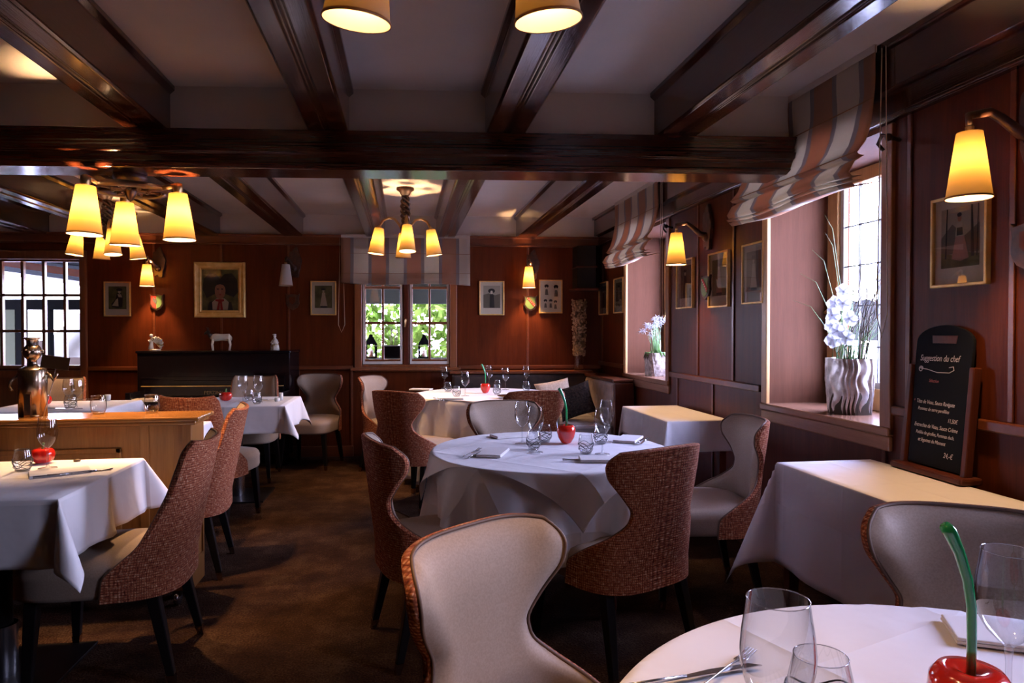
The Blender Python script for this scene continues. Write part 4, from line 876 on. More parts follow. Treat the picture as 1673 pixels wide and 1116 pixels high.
# ------------------------------------------------------------------ framed pictures
def picture(root, wd, hg, kind, frame='gold', fw_=0.012):
    """local frame: x right, z up, -y towards the viewer, centred"""
    k = MB(); d = 0.022
    if fw_ > 0.05:
        pf = [(0, 0.0), (0, 0.030), (0.008, 0.040), (0.018, 0.038), (0.024, 0.030), (fw_ * 0.62, 0.020), (fw_ * 0.70, 0.024), (fw_ * 0.80, 0.024), (fw_ * 0.86, 0.014), (fw_, 0.012), (fw_, 0.0)]
        vs = [(sx_ * (wd / 2 - o_), -y_, sz_ * (hg / 2 - o_)) for o_, y_ in pf for sx_, sz_ in ((-1, -1), (1, -1), (1, 1), (-1, 1))]
        k.add(vs, [(i * 4 + j, i * 4 + (j + 1) % 4, (i + 1) * 4 + (j + 1) % 4, (i + 1) * 4 + j) for i in range(len(pf) - 1) for j in range(4)])
    for a, b in () if fw_ > 0.05 else (((-wd / 2, -d, -hg / 2), (-wd / 2 + fw_, 0, hg / 2)), ((wd / 2 - fw_, -d, -hg / 2), (wd / 2, 0, hg / 2)), ((-wd / 2, -d, -hg / 2), (wd / 2, 0, -hg / 2 + fw_)), ((-wd / 2, -d, hg / 2 - fw_), (wd / 2, 0, hg / 2))): k.box(a, b)
    k.build('frame', frame, root, bevel=0.003)
    iw, ih = wd / 2 - fw_, hg / 2 - fw_
    k = MB(); k.box((-iw, -0.008, -ih), (iw, -0.004, ih)); k.build('mount', 'mount' if kind != 'portrait' else 'canvas_dark', root)
    def flat(pts, y, m, nm, sc_=1):
        kk = MB(); kk.prism([(x * iw, z * ih) for x, z in pts], -y, -y + 0.0012, M=Matrix(((1, 0, 0, 0), (0, 0, 1, 0), (0, 1, 0, 0), (0, 0, 0, 1)))); kk.build(nm, m, root)
    def ell(cx, cz, rx, rz, n=18): return [(cx + rx * cos(2 * pi * i / n), cz + rz * sin(2 * pi * i / n)) for i in range(n)]
    if kind == 'portrait':
        flat([(-1, -1), (1, -1), (1, 1), (-1, 1)], 0.009, 'olive_paint', 'painted_ground')
        flat([(-0.98, 0.05), (-0.9, 0.55), (-0.55, 0.85), (-0.2, 0.75), (0, 0.55), (0.25, 0.78), (0.65, 0.82), (0.95, 0.5), (1, -0.1), (0.75, -0.35), (0.3, -0.2), (-0.3, -0.2), (-0.75, -0.4)], 0.0105, 'ink', 'painted_headdress')
        flat([(-0.72, -1), (-0.62, -0.62), (-0.3, -0.5), (0.3, -0.5), (0.62, -0.62), (0.72, -1)], 0.0115, 'ink', 'painted_bodice')
        flat([(-0.42, -0.98), (-0.45, -0.6), (-0.2, -0.42), (0.25, -0.42), (0.48, -0.6), (0.42, -0.98)], 0.0125, 'cream_paint', 'painted_blouse')
        flat(ell(0, -0.05, 0.30, 0.42), 0.0135, 'skin_paint', 'painted_face')
        flat([(-0.22, 0.34), (0, 0.42), (0.22, 0.34), (0.3, 0.1), (0.18, 0.24), (0, 0.28), (-0.18, 0.24), (-0.32, 0.1)], 0.0142, 'ink', 'painted_hair')
        for s in (-1, 1): flat(ell(s * 0.12, 0.04, 0.07, 0.03, 10), 0.0145, 'ink', 'painted_eye')
        flat(ell(0.01, -0.24, 0.07, 0.025, 10), 0.0145, 'red_paint', 'painted_mouth')
        flat([(-0.03, 0), (0.03, 0), (0.05, -0.12), (-0.02, -0.13)], 0.0145, 'pink_paint', 'painted_nose')
        flat([(-0.26, -0.46), (0.22, -0.46), (0.22, -0.55), (0.1, -0.58), (0.16, -0.98), (0.02, -0.98), (0, -0.62), (-0.04, -0.98), (-0.2, -0.98), (-0.1, -0.58), (-0.26, -0.55)], 0.0142, 'red_paint', 'painted_bow')
    else:
        g_ = {'woman_field': 'ink_mid', 'studies': None, 'seated': 'olive_paint', 'standing': 'olive_paint', 'pink_dress': 'mount_dark', 'plain_dark': 'ink_mid', 'red_dress': 'olive_paint', 'apron': 'ink_mid'}[kind]
        if g_: flat([(-0.74, -0.62), (0.74, -0.62), (0.74, 0.78), (-0.74, 0.78)], 0.009, g_, 'printed_ground')
        if kind == 'woman_field':
            flat([(-0.74, 0.2), (-0.3, 0.3), (0.3, 0.18), (0.74, 0.28), (0.74, 0.78), (-0.74, 0.78)], 0.010, 'mount_dark', 'printed_sky')
            flat(ell(-0.02, 0.45, 0.30, 0.15), 0.0105, 'ink', 'printed_hat'); flat(ell(-0.02, 0.36, 0.11, 0.11), 0.0115, 'mount', 'printed_face'); flat([(-0.2, -0.6), (-0.16, 0.2), (-0.08, 0.26), (0.08, 0.26), (0.18, 0.18), (0.24, -0.6)], 0.011, 'ink', 'printed_figure')
        elif kind == 'studies':
            for cx, cz, s in ((-0.4, 0.55, 1), (0.5, 0.5, 1.1), (-0.5, -0.35, 0.8), (0.0, -0.35, 0.8), (0.45, -0.42, 0.8)):
                flat(ell(cx, cz + 0.12 * s, 0.2 * s, 0.11 * s), 0.009, 'ink', 'sketched_hat'); flat(ell(cx, cz, 0.07 * s, 0.09 * s, 10), 0.010, 'mount', 'sketched_face'); flat([(cx - 0.15 * s, cz - 0.45 * s), (cx - 0.1 * s, cz - 0.08), (cx + 0.1 * s, cz - 0.08), (cx + 0.17 * s, cz - 0.45 * s)], 0.0094, 'ink_mid', 'sketched_figure')
        elif kind == 'seated':
            flat([(-0.05, 0.35), (0.3, 0.4), (0.45, 0.1), (0.4, -0.5), (0.0, -0.55), (-0.45, -0.5), (-0.5, -0.3), (-0.15, 0.0)], 0.0100, 'ink', 'printed_dress'); flat([(-0.45, -0.42), (-0.1, -0.02), (0.05, 0.05), (0.08, -0.45)], 0.0106, 'cream_paint', 'printed_apron'); flat(ell(0.17, 0.45, 0.11, 0.12), 0.0108, 'cream_paint', 'printed_face'); flat(ell(0.17, 0.58, 0.26, 0.09), 0.0112, 'ink', 'printed_bow'); flat([(0.0, 0.3), (0.3, 0.3), (0.4, 0.1), (0.1, 0.12)], 0.0112, 'cream_paint', 'printed_blouse')
        elif kind in ('standing', 'apron', 'plain_dark', 'red_dress'):
            dm = {'standing': 'cream_paint', 'apron': 'mount_dark', 'plain_dark': 'ink', 'red_dress': 'skin_paint'}[kind]
            flat([(-0.3, -0.5), (-0.14, 0.15), (-0.12, 0.35), (0.14, 0.35), (0.16, 0.15), (0.34, -0.5)], 0.0102, dm, 'printed_dress'); flat(ell(0, 0.45, 0.09, 0.1, 12), 0.0106, 'cream_paint', 'printed_face'); flat(ell(0, 0.56, 0.2, 0.07, 12), 0.011, 'ink', 'printed_bow'); flat([(-0.25, -0.6), (-0.25, -0.5), (0.3, -0.5), (0.3, -0.6)], 0.0104, 'ink', 'printed_hem')
        elif kind == 'pink_dress':
            flat([(-0.74, -0.62), (0.74, -0.62), (0.74, -0.35), (0.2, -0.28), (-0.3, -0.32), (-0.74, -0.25)], 0.0096, 'olive_paint', 'printed_ground_dark'); flat([(-0.74, 0.1), (-0.3, 0.4), (0.2, 0.1), (0.74, 0.35), (0.74, -0.3), (-0.74, -0.3)], 0.0094, 'ink_mid', 'printed_hills')
            for cx, w_, x2 in ((-0.55, 0.035, -0.5), (0.5, 0.06, 0.46), (0.66, 0.02, 0.7)): flat([(cx - w_, -0.4), (cx + w_, -0.4), (x2 + w_ * 0.5, 0.78), (x2 - w_ * 0.5, 0.78)], 0.0100, 'ink', 'printed_tree')
            flat([(-0.3, -0.42), (-0.14, 0.14), (0.16, 0.14), (0.36, -0.42), (0.05, -0.48)], 0.0106, 'pink_paint', 'printed_dress'); flat([(-0.16, 0.1), (-0.12, 0.4), (0.12, 0.42), (0.2, 0.1)], 0.011, 'cream_paint', 'printed_blouse'); flat([(-0.1, 0.12), (-0.1, 0.3), (0.12, 0.3), (0.14, 0.12)], 0.0114, 'ink', 'printed_bodice'); flat(ell(0.0, 0.52, 0.075, 0.085, 12), 0.0114, 'skin_paint', 'printed_face'); flat(ell(0.0, 0.6, 0.085, 0.05, 12), 0.0118, 'ink', 'printed_hair')
    k = MB(); k.box((-iw, -0.0175, -ih), (iw, -0.0165, ih)); k.build('glass', 'picture_glass', root)
def back_picture(x0, y0, x1, y1, kind, lab, frame='gold', fw_=0.012):
    a, b = PB(x0, y0, 0.02), PB(x1, y1, 0.02); t = thing('framed_picture', lab, 'picture', tuple(BW((a.x + b.x) / 2, 0, (a.z + b.z) / 2)), BA); picture(t, b.x - a.x, a.z - b.z, kind, frame, fw_)
back_picture(169, 460, 213, 517, 'seated', 'small framed print of a seated woman, left of the piano beside the glazed door')
back_picture(317, 428, 401, 519, 'portrait', 'gold-framed painted portrait of a woman in a big black bow, above the piano', 'gold', 0.075)
back_picture(507, 459, 549, 515, 'standing', 'small framed print of a standing woman, between the unlit sconce and the back window')
back_picture(783, 459, 824, 515, 'woman_field', 'framed print of a woman in a black hat, just right of the back window')
back_picture(881, 457, 919, 512, 'studies', 'framed sheet of small costume sketches, right of the sconce with the green shield')
def right_picture(xa, xb, yt, yb, kind, lab, frame='gold', fw_=0.012):
    """xa far side, xb near side, yt/yb top and bottom at the near side"""
    a, b = PX(xa, 500, XR - 0.02), PX(xb, yt, XR - 0.02); c = PX(xb, yb, XR - 0.02); t = thing('framed_picture', lab, 'picture', (XR, (a.y + b.y) / 2, (b.z + c.z) / 2), -pi / 2); picture(t, abs(a.y - b.y), b.z - c.z, kind, frame, fw_)
right_picture(978, 991, 459, 514, 'plain_dark', 'narrow dark print on the right wall, nearest to the corner')
right_picture(1002, 1017, 452, 511, 'apron', 'narrow framed print on the right wall, just left of the far window')
right_picture(1104, 1131, 420, 503, 'plain_dark', 'framed print half hidden behind the sconce between the right windows')
right_picture(1156, 1189, 407, 501, 'red_dress', 'framed print of a red dress, middle of three between the right windows')
right_picture(1211, 1247, 392, 495, 'apron', 'framed print on the right wall, just left of the near window')
right_picture(1519, 1613, 305, 464, 'pink_dress', 'framed print of a woman in a pink dress, below the nearest sconce')
# ------------------------------------------------------------------ roman blinds
def blind(root, width, prof, lab_cord_x, cord_len, cord_top, seed=1, swag=0.0, cord_y=-0.05, part_only=False):
    """prof: (outward, z) from top to bottom; x along the window"""
    rnd = random.Random(seed); k = MB(); n = 36; m = len(prof)
    vs = []; uv = []
    for j, (o_, z) in enumerate(prof):
        for i in range(n + 1):
            u = i / n; wob = 0.005 * sin(u * 17 + j * 0.9 + seed) * min(1, j / 3); dz = swag * (u - 0.5) * (j / m)
            sag = -0.012 * sin(pi * u * 2.0) * (j > m * 0.5)
            vs.append((width * (u - 0.5), -o_ + wob, z + dz + sag)); uv.append((width * u + 0.05, z))
    k.add(vs, [(j * (n + 1) + i, j * (n + 1) + i + 1, (j + 1) * (n + 1) + i + 1, (j + 1) * (n + 1) + i) for j in range(m - 1) for i in range(n)], True, uv)
    k.build('fabric', 'blind', root, solid=0.004)
    k = MB(); k.box((-width / 2, -prof[0][0] - 0.004, prof[0][1] - 0.03), (width / 2, -0.004, prof[0][1] + 0.002)); k.build('head_rail', 'shade_off', root)
    zs = [p for i, p in enumerate(prof) if i in (4, 8)]
    k = MB()
    for o_, z in zs: k.box((-width / 2, -o_ - 0.007, z - 0.002), (width / 2, -o_ - 0.004, z + 0.002))
    k.build('batten_seam', 'shade_trim', root)
    k = MB(); pts = [(lab_cord_x - 0.012, cord_y, cord_top)] + [(lab_cord_x - 0.012 - 0.022 * t, cord_y, cord_top - cord_len * t) for t in (0.3, 0.6, 0.92)] + [(lab_cord_x, cord_y, cord_top - cord_len)] + [(lab_cord_x + 0.012 + 0.022 * t, cord_y, cord_top - cord_len * t) for t in (0.92, 0.6, 0.3, 0)]
    k.tube(pts, 0.0022, 6); k.build('pull_cord', 'cord', root)
L_, R_ = PB(557, 430, 0.07).x, PB(768, 430, 0.07).x; zt_ = PB(660, 384, 0.07).z; z1_ = PB(557, 464, 0.07).z
t = thing('roman_blind', 'striped beige roman blind over the back window', 'blind', tuple(BW((L_ + R_) / 2, 0, 0)), BA, 'striped roman blinds')
D_ = zt_ - z1_
prof = [(0.06, zt_), (0.06, zt_ - D_ * 0.1), (0.062, zt_ - D_ * 0.2), (0.062, zt_ - D_ * 0.3), (0.064, zt_ - D_ * 0.38), (0.062, zt_ - D_ * 0.5), (0.062, zt_ - D_ * 0.6), (0.064, zt_ - D_ * 0.7), (0.068, zt_ - D_ * 0.78), (0.08, zt_ - D_ * 0.88), (0.085, zt_ - D_ * 0.97), (0.075, zt_ - D_), (0.05, zt_ - D_ * 0.95), (0.03, zt_ - D_ * 0.8)]
blind(t, R_ - L_, prof, -(R_ - L_) / 2 + 0.0, PB(558, 464, 0.05).z - PB(558, 543, 0.05).z + D_, zt_, seed=2, swag=-0.03, cord_y=-0.045)
def right_blind(y0, y1, ztop, zbot, lab, seed, cord_y_, cord_l, swag=0):
    t = thing('roman_blind', lab, 'blind', (XR - 0.095, (y0 + y1) / 2, 0), -pi / 2, 'striped roman blinds'); D = ztop - zbot; Z = lambda f: ztop - D * f
    prof = [(0.0, Z(0)), (0.002, Z(0.1)), (0.0, Z(0.2)), (-0.002, Z(0.3)), (0.0, Z(0.37)), (0.008, Z(0.46)), (0.02, Z(0.56)), (0.045, Z(0.67)), (0.085, Z(0.76)), (0.075, Z(0.775)), (0.045, Z(0.78)), (0.085, Z(0.82)), (0.115, Z(0.90)), (0.105, Z(0.93)), (0.06, Z(0.92)), (0.11, Z(0.945)), (0.10, Z(0.96)), (0.05, Z(0.95)), (0.10, Z(0.975)), (0.085, Z(1.0)), (0.04, Z(0.98)), (-0.02, Z(0.96))]
    prof = [(o_ + 0.012, z) for o_, z in prof]
    # local +x runs towards the camera side (-y world)
    blind(t, y1 - y0, prof, (y1 - y0) / 2 + 0.03, cord_l, ztop - 0.02, seed, swag, cord_y=0.005); return t
right_blind(2.60, 3.70, ZC - 0.004, 1.905, 'striped roman blind over the near right window', 3, 0, 1.20, swag=0.0)
right_blind(5.08, 6.18, ZC - 0.004, 1.885, 'striped roman blind over the far right window', 6, 0, 1.18)
for yc, nm in ((2.645, 'near'), (5.10, 'far')):
    k = MB(); k.tube([(XR, yc - 0.06, 2.10), (XR - 0.05, yc - 0.06, 2.11), (XR - 0.055, yc - 0.02, 2.13), (XR - 0.05, yc + 0.01, 2.10), (XR - 0.03, yc + 0.0, 2.07)], 0.008, 7); k.ball((XR - 0.055, yc - 0.06, 2.11), 0.016, 7)
    tag(k.build('curtain_hook', 'dark_metal'), 'dark metal curtain hook at the blind of the %s right window' % nm, 'hook')
# ------------------------------------------------------------------ tableware
TZ = 0.7525       # top of the doubled cloths
def wine_glass(name='wine_glass'):
    root = thing(name, '', 'glass')
    k = MB(); k.lathe([(0.0305, 0.205), (0.0325, 0.190), (0.0355, 0.170), (0.0372, 0.150), (0.0366, 0.135), (0.0325, 0.116), (0.024, 0.100), (0.012, 0.087), (0.005, 0.081)], 32); k.build('bowl', 'glass', root)
    k = MB(); k.lathe([(0.005, 0.080), (0.0036, 0.06), (0.0036, 0.02), (0.006, 0.007), (0.016, 0.0035), (0.033, 0.0018), (0.034, 0.0)], 28); k.build('stem_and_foot', 'glass', root)
    k = MB(); k.tube([(0.0306 * cos(i * pi / 16), 0.0306 * sin(i * pi / 16), 0.205) for i in range(32)], 0.0006, 5, closed=True); k.build('rim', 'glass_edge', root)
    return root
def tumbler(swirl=True):
    root = thing('tumbler', '', 'glass'); pr_ = [(0.0, 0.006), (0.022, 0.006), (0.026, 0.012), (0.0335, 0.032), (0.0345, 0.045), (0.031, 0.065), (0.0265, 0.086)]
    k = MB(); k.lathe([(0, 0), (0.023, 0), (0.026, 0.005)] + pr_[2:], 32); k.lathe(pr_[:3], 24); k.build('glass_body', 'glass', root)
    k = MB(); k.tube([(0.0266 * cos(i * pi / 16), 0.0266 * sin(i * pi / 16), 0.086) for i in range(32)], 0.0006, 5, closed=True); k.build('rim', 'glass_edge', root)
    if swirl:
        k = MB(); rnd = random.Random(4); R_of = lambda z: interp([(0.005, 0.026), (0.03, 0.0335), (0.045, 0.0345), (0.065, 0.031)], z) + 0.0005
        for s in range(4):
            p = rnd.uniform(0, 6); zc = (0.018, 0.028, 0.036, 0.045)[s]; am = (0.008, 0.012, 0.011, 0.007)[s]; fr = (2, 3, 2, 3)[s]
            k.tube([(lambda a, z: (R_of(z) * cos(a), R_of(z) * sin(a), z))(2 * pi * i / 60, zc + am * sin(fr * 2 * pi * i / 60 + p)) for i in range(60)], 0.0011, 5, closed=True)
        k.build('black_swirl', 'black_line', root, label='black swirling line around the glass')
    return root
glass_mat('glass_edge', (0.8, 0.82, 0.86), 6.0)
def apple(stem=True):
    root = thing('glass_apple', '', 'ornament')
    k = MB(); k.lathe([(0.0, 0.004), (0.016, 0.0), (0.026, 0.004), (0.040, 0.030), (0.047, 0.058), (0.045, 0.076), (0.036, 0.088), (0.020, 0.089), (0.008, 0.083), (0, 0.081)], 36); k.build('apple_body', 'red_glass', root)
    k = MB(); pts = [(0.0, 0, 0.080), (0.001, 0, 0.12), (0.0, 0, 0.165), (-0.006, 0, 0.20), (-0.018, 0, 0.235), (-0.032, 0, 0.262), (-0.038, 0, 0.268)]; k.tube(pts, [0.0055, 0.0055, 0.0058, 0.006, 0.0068, 0.0085, 0.007], 12); k.build('stem', 'green_glass', root, label='long curved green glass stem')
    return root
def red_pepper():
    root = thing('glass_pepper', '', 'ornament'); k = MB()
    def f(u, v):
        a = 2 * pi * u; t = pi * v; r_ = 0.043 * sin(t) ** 0.7 * (1 + 0.13 * abs(sin(2.5 * a)) - 0.06); z = 0.036 - 0.036 * cos(pi - t) * -1; z = 0.036 + 0.036 * cos(t) - 0.010 * max(0, cos(t)) ** 3 * (1 - sin(t)); return (r_ * cos(a), r_ * sin(a), max(0.0, z))
    k.grid(f, 60, 20, closed=True); k.build('pepper_body', 'red_glass', root)
    k = MB(); k.tube([(0, 0, 0.055), (0.001, 0, 0.075), (0.004, 0, 0.088)], [0.007, 0.005, 0.0045], 8); k.build('stalk', 'green_stem', root); return root
def fork():
    root = thing('fork', '', 'cutlery'); k = MB(); k.tube([(0, -0.10, 0.004), (0, -0.06, 0.004), (0, 0.02, 0.008), (0, 0.05, 0.006)], [0.0055, 0.004, 0.0025, 0.006], 8, flat=0.4); k.build('handle', 'steel', root)
    k = MB()
    for a in (-0.0075, -0.0025, 0.0025, 0.0075): k.tube([(a * 0.6, 0.05, 0.006), (a, 0.065, 0.004), (a, 0.10, 0.009)], 0.0013, 5)
    k.box((-0.008, 0.05, 0.0035), (0.008, 0.062, 0.006)); k.build('tines', 'steel', root); return root
def knife():
    root = thing('knife', '', 'cutlery'); k = MB(); k.tube([(0, -0.11, 0.004), (0, -0.05, 0.004), (0, 0.0, 0.004)], [0.006, 0.0055, 0.0045], 8, flat=0.5); k.build('handle', 'steel', root)
    k = MB(); k.prism([(-0.003, 0.0), (-0.007, 0.04), (-0.006, 0.10), (0.004, 0.115), (0.005, 0.0)], 0.003, 0.0045); k.build('blade', 'steel', root); return root
def napkin():
    root = thing('folded_napkin', '', 'napkin'); k = MB()
    k.box((-0.055, -0.10, 0.0), (0.055, 0.10, 0.006)); k.build('lower_fold', 'napkin', root, bevel=0.0025)
    k = MB(); k.box((-0.054, -0.099, 0.0062), (0.054, 0.099, 0.012)); k.build('upper_fold', 'napkin', root, bevel=0.0025); return root
PROTO = {}
MAKE = {'wine': wine_glass, 'tumbler': tumbler, 'apple': apple, 'pepper': red_pepper, 'fork': fork, 'knife': knife, 'napkin': napkin}
GRP = {'wine': 'stemmed wine glasses', 'tumbler': 'tumblers with black swirls', 'apple': 'red glass apples with green stems', 'pepper': 'red glass peppers', 'fork': 'forks', 'knife': 'knives', 'napkin': 'folded white napkins'}
def put(kind, px, py, lab, z=TZ, rz=0.0, s=1.0, tilt=None):
    if kind in PROTO: o = dup(PROTO[kind])
    else: o = MAKE[kind](); PROTO[kind] = o
    p = Pz(px, py, z); o.location = (p.x, p.y, z); o.rotation_euler = (0, 0, R(rz)); o.scale = (s, s, s); o['label'] = lab; o['group'] = GRP[kind]
    return o
MT = 'on the middle round table'
put('wine', 853, 725, 'far wine glass of the pair left of the red apple, ' + MT)
put('wine', 875, 739, 'near wine glass of the pair left of the red apple, ' + MT)
put('wine', 991, 722, 'far wine glass of the pair right of the red apple, ' + MT, rz=9)
put('wine', 984, 742, 'near wine glass of the pair right of the red apple, ' + MT, rz=5)
put('tumbler', 872, 734, 'swirled tumbler just behind the left wine glass stem, ' + MT, rz=20)
put('tumbler', 890, 722, 'swirled tumbler partly hidden, left of the red apple, ' + MT, rz=120)
put('tumbler', 957, 741, 'swirled tumbler standing clear, right of the red apple, ' + MT, rz=200)
put('tumbler', 981, 725, 'swirled tumbler behind the right wine glasses, ' + MT, rz=280)
put('apple', 925, 724, 'red glass apple with a long green stem at the centre of the middle round table', rz=0)
put('fork', 771, 741, 'fork at the left place of the middle round table', rz=-28, z=TZ + 0.001)
put('knife', 781, 742, 'knife at the left place of the middle round table', rz=-28, z=TZ + 0.001)
put('napkin', 806, 741, 'napkin at the left place of the middle round table', rz=-20)
put('napkin', 1027, 719, 'napkin at the right place of the middle round table', rz=-32)
put('fork', 1046, 722, 'fork at the right place of the middle round table', rz=150, z=TZ + 0.001)
put('knife', 1053, 721, 'knife at the right place of the middle round table', rz=150, z=TZ + 0.001)
put('napkin', 835, 713, 'napkin at the far place of the middle round table, left of the glasses', rz=-75)
put('knife', 962, 754, 'knife at the near place of the middle round table', rz=-110, z=TZ + 0.001)
put('napkin', 985, 752, 'napkin at the near place of the middle round table, beside the tweed chair back', rz=80)
FT = 'on the far round table'
put('wine', 726, 634, 'leftmost wine glass ' + FT)
put('wine', 760, 647, 'second wine glass from the left ' + FT, rz=4)
put('wine', 799, 632, 'wine glass right behind the green apple stem ' + FT, rz=14)
put('wine', 826, 637, 'fourth wine glass from the left ' + FT, rz=24)
put('wine', 860, 632, 'rightmost wine glass ' + FT, rz=34)
put('tumbler', 732, 640, 'leftmost swirled tumbler ' + FT, rz=33)
put('tumbler', 746, 648, 'swirled tumbler at the near left ' + FT, rz=66)
put('tumbler', 813, 636, 'swirled tumbler half hidden right of the apple ' + FT, rz=99)
put('tumbler', 812, 645, 'swirled tumbler just right of the apple ' + FT, rz=150)
put('tumbler', 860, 639, 'swirled tumbler below the rightmost wine glass ' + FT, rz=222)
put('apple', 793, 642, 'red glass apple with a green stem on the far round table', s=0.95)
put('fork', 713, 653, 'fork near the edge of the far round table', rz=10, z=TZ + 0.001); put('knife', 719, 653, 'knife near the edge of the far round table', rz=10, z=TZ + 0.001)
put('napkin', 738, 652, 'napkin at the near left place of the far round table', rz=80)
put('napkin', 688, 637, 'napkin at the far left place of the far round table', rz=70)
k = MB(); k.lathe([(0, 0.004), (0.03, 0.004), (0.075, 0.014), (0.085, 0.02), (0.084, 0.022), (0.07, 0.017), (0, 0.008)], 36); p = Pz(829, 650, TZ); tag(k.build('plate', 'bronze_steel', loc=(p.x, p.y, TZ)), 'shallow metal dish at the near side of the far round table', 'dish')
# foreground round table
gl1 = put('wine', 1272, 1146, 'large wine glass on the foreground table, nearest to the camera'); q = PD(1271, 982, 0.81); gl1.location = (q.x, q.y, TZ); gl1.scale = (1.17, 1.17, 1.12)
gl2 = put('wine', 1650, 1078, 'wine glass on the foreground table at the right edge, behind the green stem'); q = PD(1650, 902, 0.988); gl2.location = (q.x, q.y, TZ); gl2.scale = (1.17, 1.17, 1.12)
put('tumbler', 1340, 1206, 'tumbler on the foreground table, its rim just showing beside the large glass', s=1.3)
put('apple', 1585, 1209, 'red glass apple with a long green stem on the foreground table', s=1.08)
put('knife', 1120, 1110, 'knife on the foreground table, left of the large wine glass', rz=-82, s=1.2, z=TZ + 0.001)
put('fork', 1180, 1102, 'fork on the foreground table, its tines left of the large wine glass', rz=-55, z=TZ + 0.001)
put('napkin', 1655, 1045, 'rolled cream napkin at the right edge of the foreground table', rz=62)
# near left table
S1 = 0.7475
put('tumbler', 37, 770, 'swirled tumbler on the near left table', z=S1, rz=70, s=1.0)
put('pepper', 70, 757, 'red glass pepper behind the wine glass on the near left table', z=S1, s=0.98)
put('wine', 78, 765, 'wine glass on the near left table', z=S1, s=1.0)
put('napkin', 98, 774, 'napkin under the cutlery on the near left table', z=S1, rz=-62)
put('knife', 118, 776, 'knife lying on the napkin of the near left table', z=S1 + 0.013, rz=-64, s=1.1); put('fork', 132, 774, 'fork lying on the napkin of the near left table', z=S1 + 0.013, rz=-70, s=1.05)
k = MB(); k.lathe([(0, 0.0), (0.012, 0.0), (0.014, 0.006), (0.008, 0.010), (0, 0.009)], 16); p = Pz(126, 754, S1); tag(k.build('brown_button', 'brown_stone', loc=(p.x, p.y, S1)), 'small shiny brown nut lying on the near left table', 'nut')
# table in front of the piano
put('wine', 397, 657, 'left wine glass on the table in front of the piano', z=S1)
put('wine', 422, 657, 'right wine glass on the table in front of the piano', z=S1, rz=15)
put('tumbler', 407, 655, 'left swirled tumbler on the table in front of the piano', z=S1, rz=40)
put('tumbler', 420, 660, 'right swirled tumbler on the table in front of the piano', z=S1, rz=140)
put('pepper', 369, 655, 'red glass pepper with a green stalk on the table in front of the piano', z=S1, s=1.1)
put('knife', 438, 654, 'knife on the table in front of the piano', z=S1, rz=-80)
def pot(px, py, z, lab, r=0.022, h=0.045):
    p = Pz(px, py, z); k = MB(); k.lathe([(0, 0), (r * 0.85, 0), (r, h * 0.5), (r * 0.9, h), (r * 0.75, h), (r * 0.8, h * 0.3), (0, h * 0.25)], 20); return tag(k.build('small_pot', 'porcelain', loc=(p.x, p.y, z)), lab, 'pot')
pot(453, 656, S1, 'shorter small white pot on the table in front of the piano', h=0.03); pot(459, 654, S1, 'taller small white pot on the table in front of the piano', h=0.06, r=0.018)
# far left table over the partition
put('wine', 112, 666, 'left wine glass on the far left table, seen over the partition', z=S1)
put('wine', 126, 668, 'right wine glass on the far left table, seen over the partition', z=S1, rz=22)
put('tumbler', 115, 668, 'swirled tumbler below the wine glasses on the far left table', z=S1, rz=70, s=1.15)
put('pepper', 72, 662, 'red glass ornament on the far left table behind the metal chef', z=S1, s=1.1)
put('knife', 135, 653, 'knife on the far left table, beyond the wine glasses', z=S1, rz=-85); put('knife', 90, 668, 'knife on the far left table, near the red ornament', z=S1, rz=-115)
pot(176, 655, S1, 'small white pot on the far left table', h=0.05)
# partition top
def plain_tumbler():
    r_ = thing('plain_tumbler', '', 'glass'); k = MB(); k.lathe([(0, 0), (0.024, 0), (0.033, 0.02), (0.036, 0.045), (0.032, 0.075), (0.029, 0.088)], 32); k.lathe([(0, 0.008), (0.028, 0.012)], 24); k.build('glass_body', 'glass', r_); k = MB(); k.tube([(0.0291 * cos(i * pi / 16), 0.0291 * sin(i * pi / 16), 0.088) for i in range(32)], 0.0006, 5, closed=True); k.build('rim', 'glass_edge', r_); return r_
pt1 = plain_tumbler(); pt2 = dup(pt1)
for o, px, py, lab in ((pt1, 161, 672, 'clear tumbler on the oak partition, nearer the metal chef'), (pt2, 248, 671, 'clear tumbler on the oak partition, nearer its right end')):
    p = Pz(px, py, 0.9); o.location = (p.x * 3.56 / p.y, 3.56, 0.9005); o['label'] = lab; o['group'] = 'clear tumblers on the oak partition'
# ------------------------------------------------------------------ metal chef sculpture
p = Pz(54, 674, 0.9); p.x, p.y = p.x * 3.52 / p.y, 3.52; ch = thing('chef_sculpture', 'metal chef figure holding a blank sign, standing on the oak partition', 'sculpture', (p.x, p.y, 0.9005), R(8))
k = MB(); k.lathe([(0, 0), (0.058, 0), (0.058, 0.215), (0.054, 0.222), (0.03, 0.235), (0.0, 0.238)], 36); k.build('cylinder_body', 'bronze_steel', ch)
k = MB(); k.lathe([(0.026, 0.232), (0.018, 0.245), (0.018, 0.262), (0.024, 0.268), (0.036, 0.282), (0.040, 0.30), (0.034, 0.322), (0.024, 0.335), (0.0, 0.338)], 28); k.build('head', 'bronze_steel', ch)
k = MB(); k.lathe([(0.024, 0.330), (0.024, 0.355), (0.030, 0.362), (0.038, 0.366), (0.034, 0.370), (0, 0.371)], 24); k.build('hat', 'steel', ch)
k = MB(); k.tube([(-0.045, 0, 0.305), (-0.037, 0, 0.305)], 0.006, 8); k.tube([(0.037, 0, 0.305), (0.047, 0, 0.305)], 0.006, 8); k.ball((0, -0.04, 0.302), 0.007, 8); k.ball((-0.014, -0.037, 0.312), 0.005, 6); k.ball((0.014, -0.037, 0.312), 0.005, 6); k.build('face_bolts', 'steel', ch)
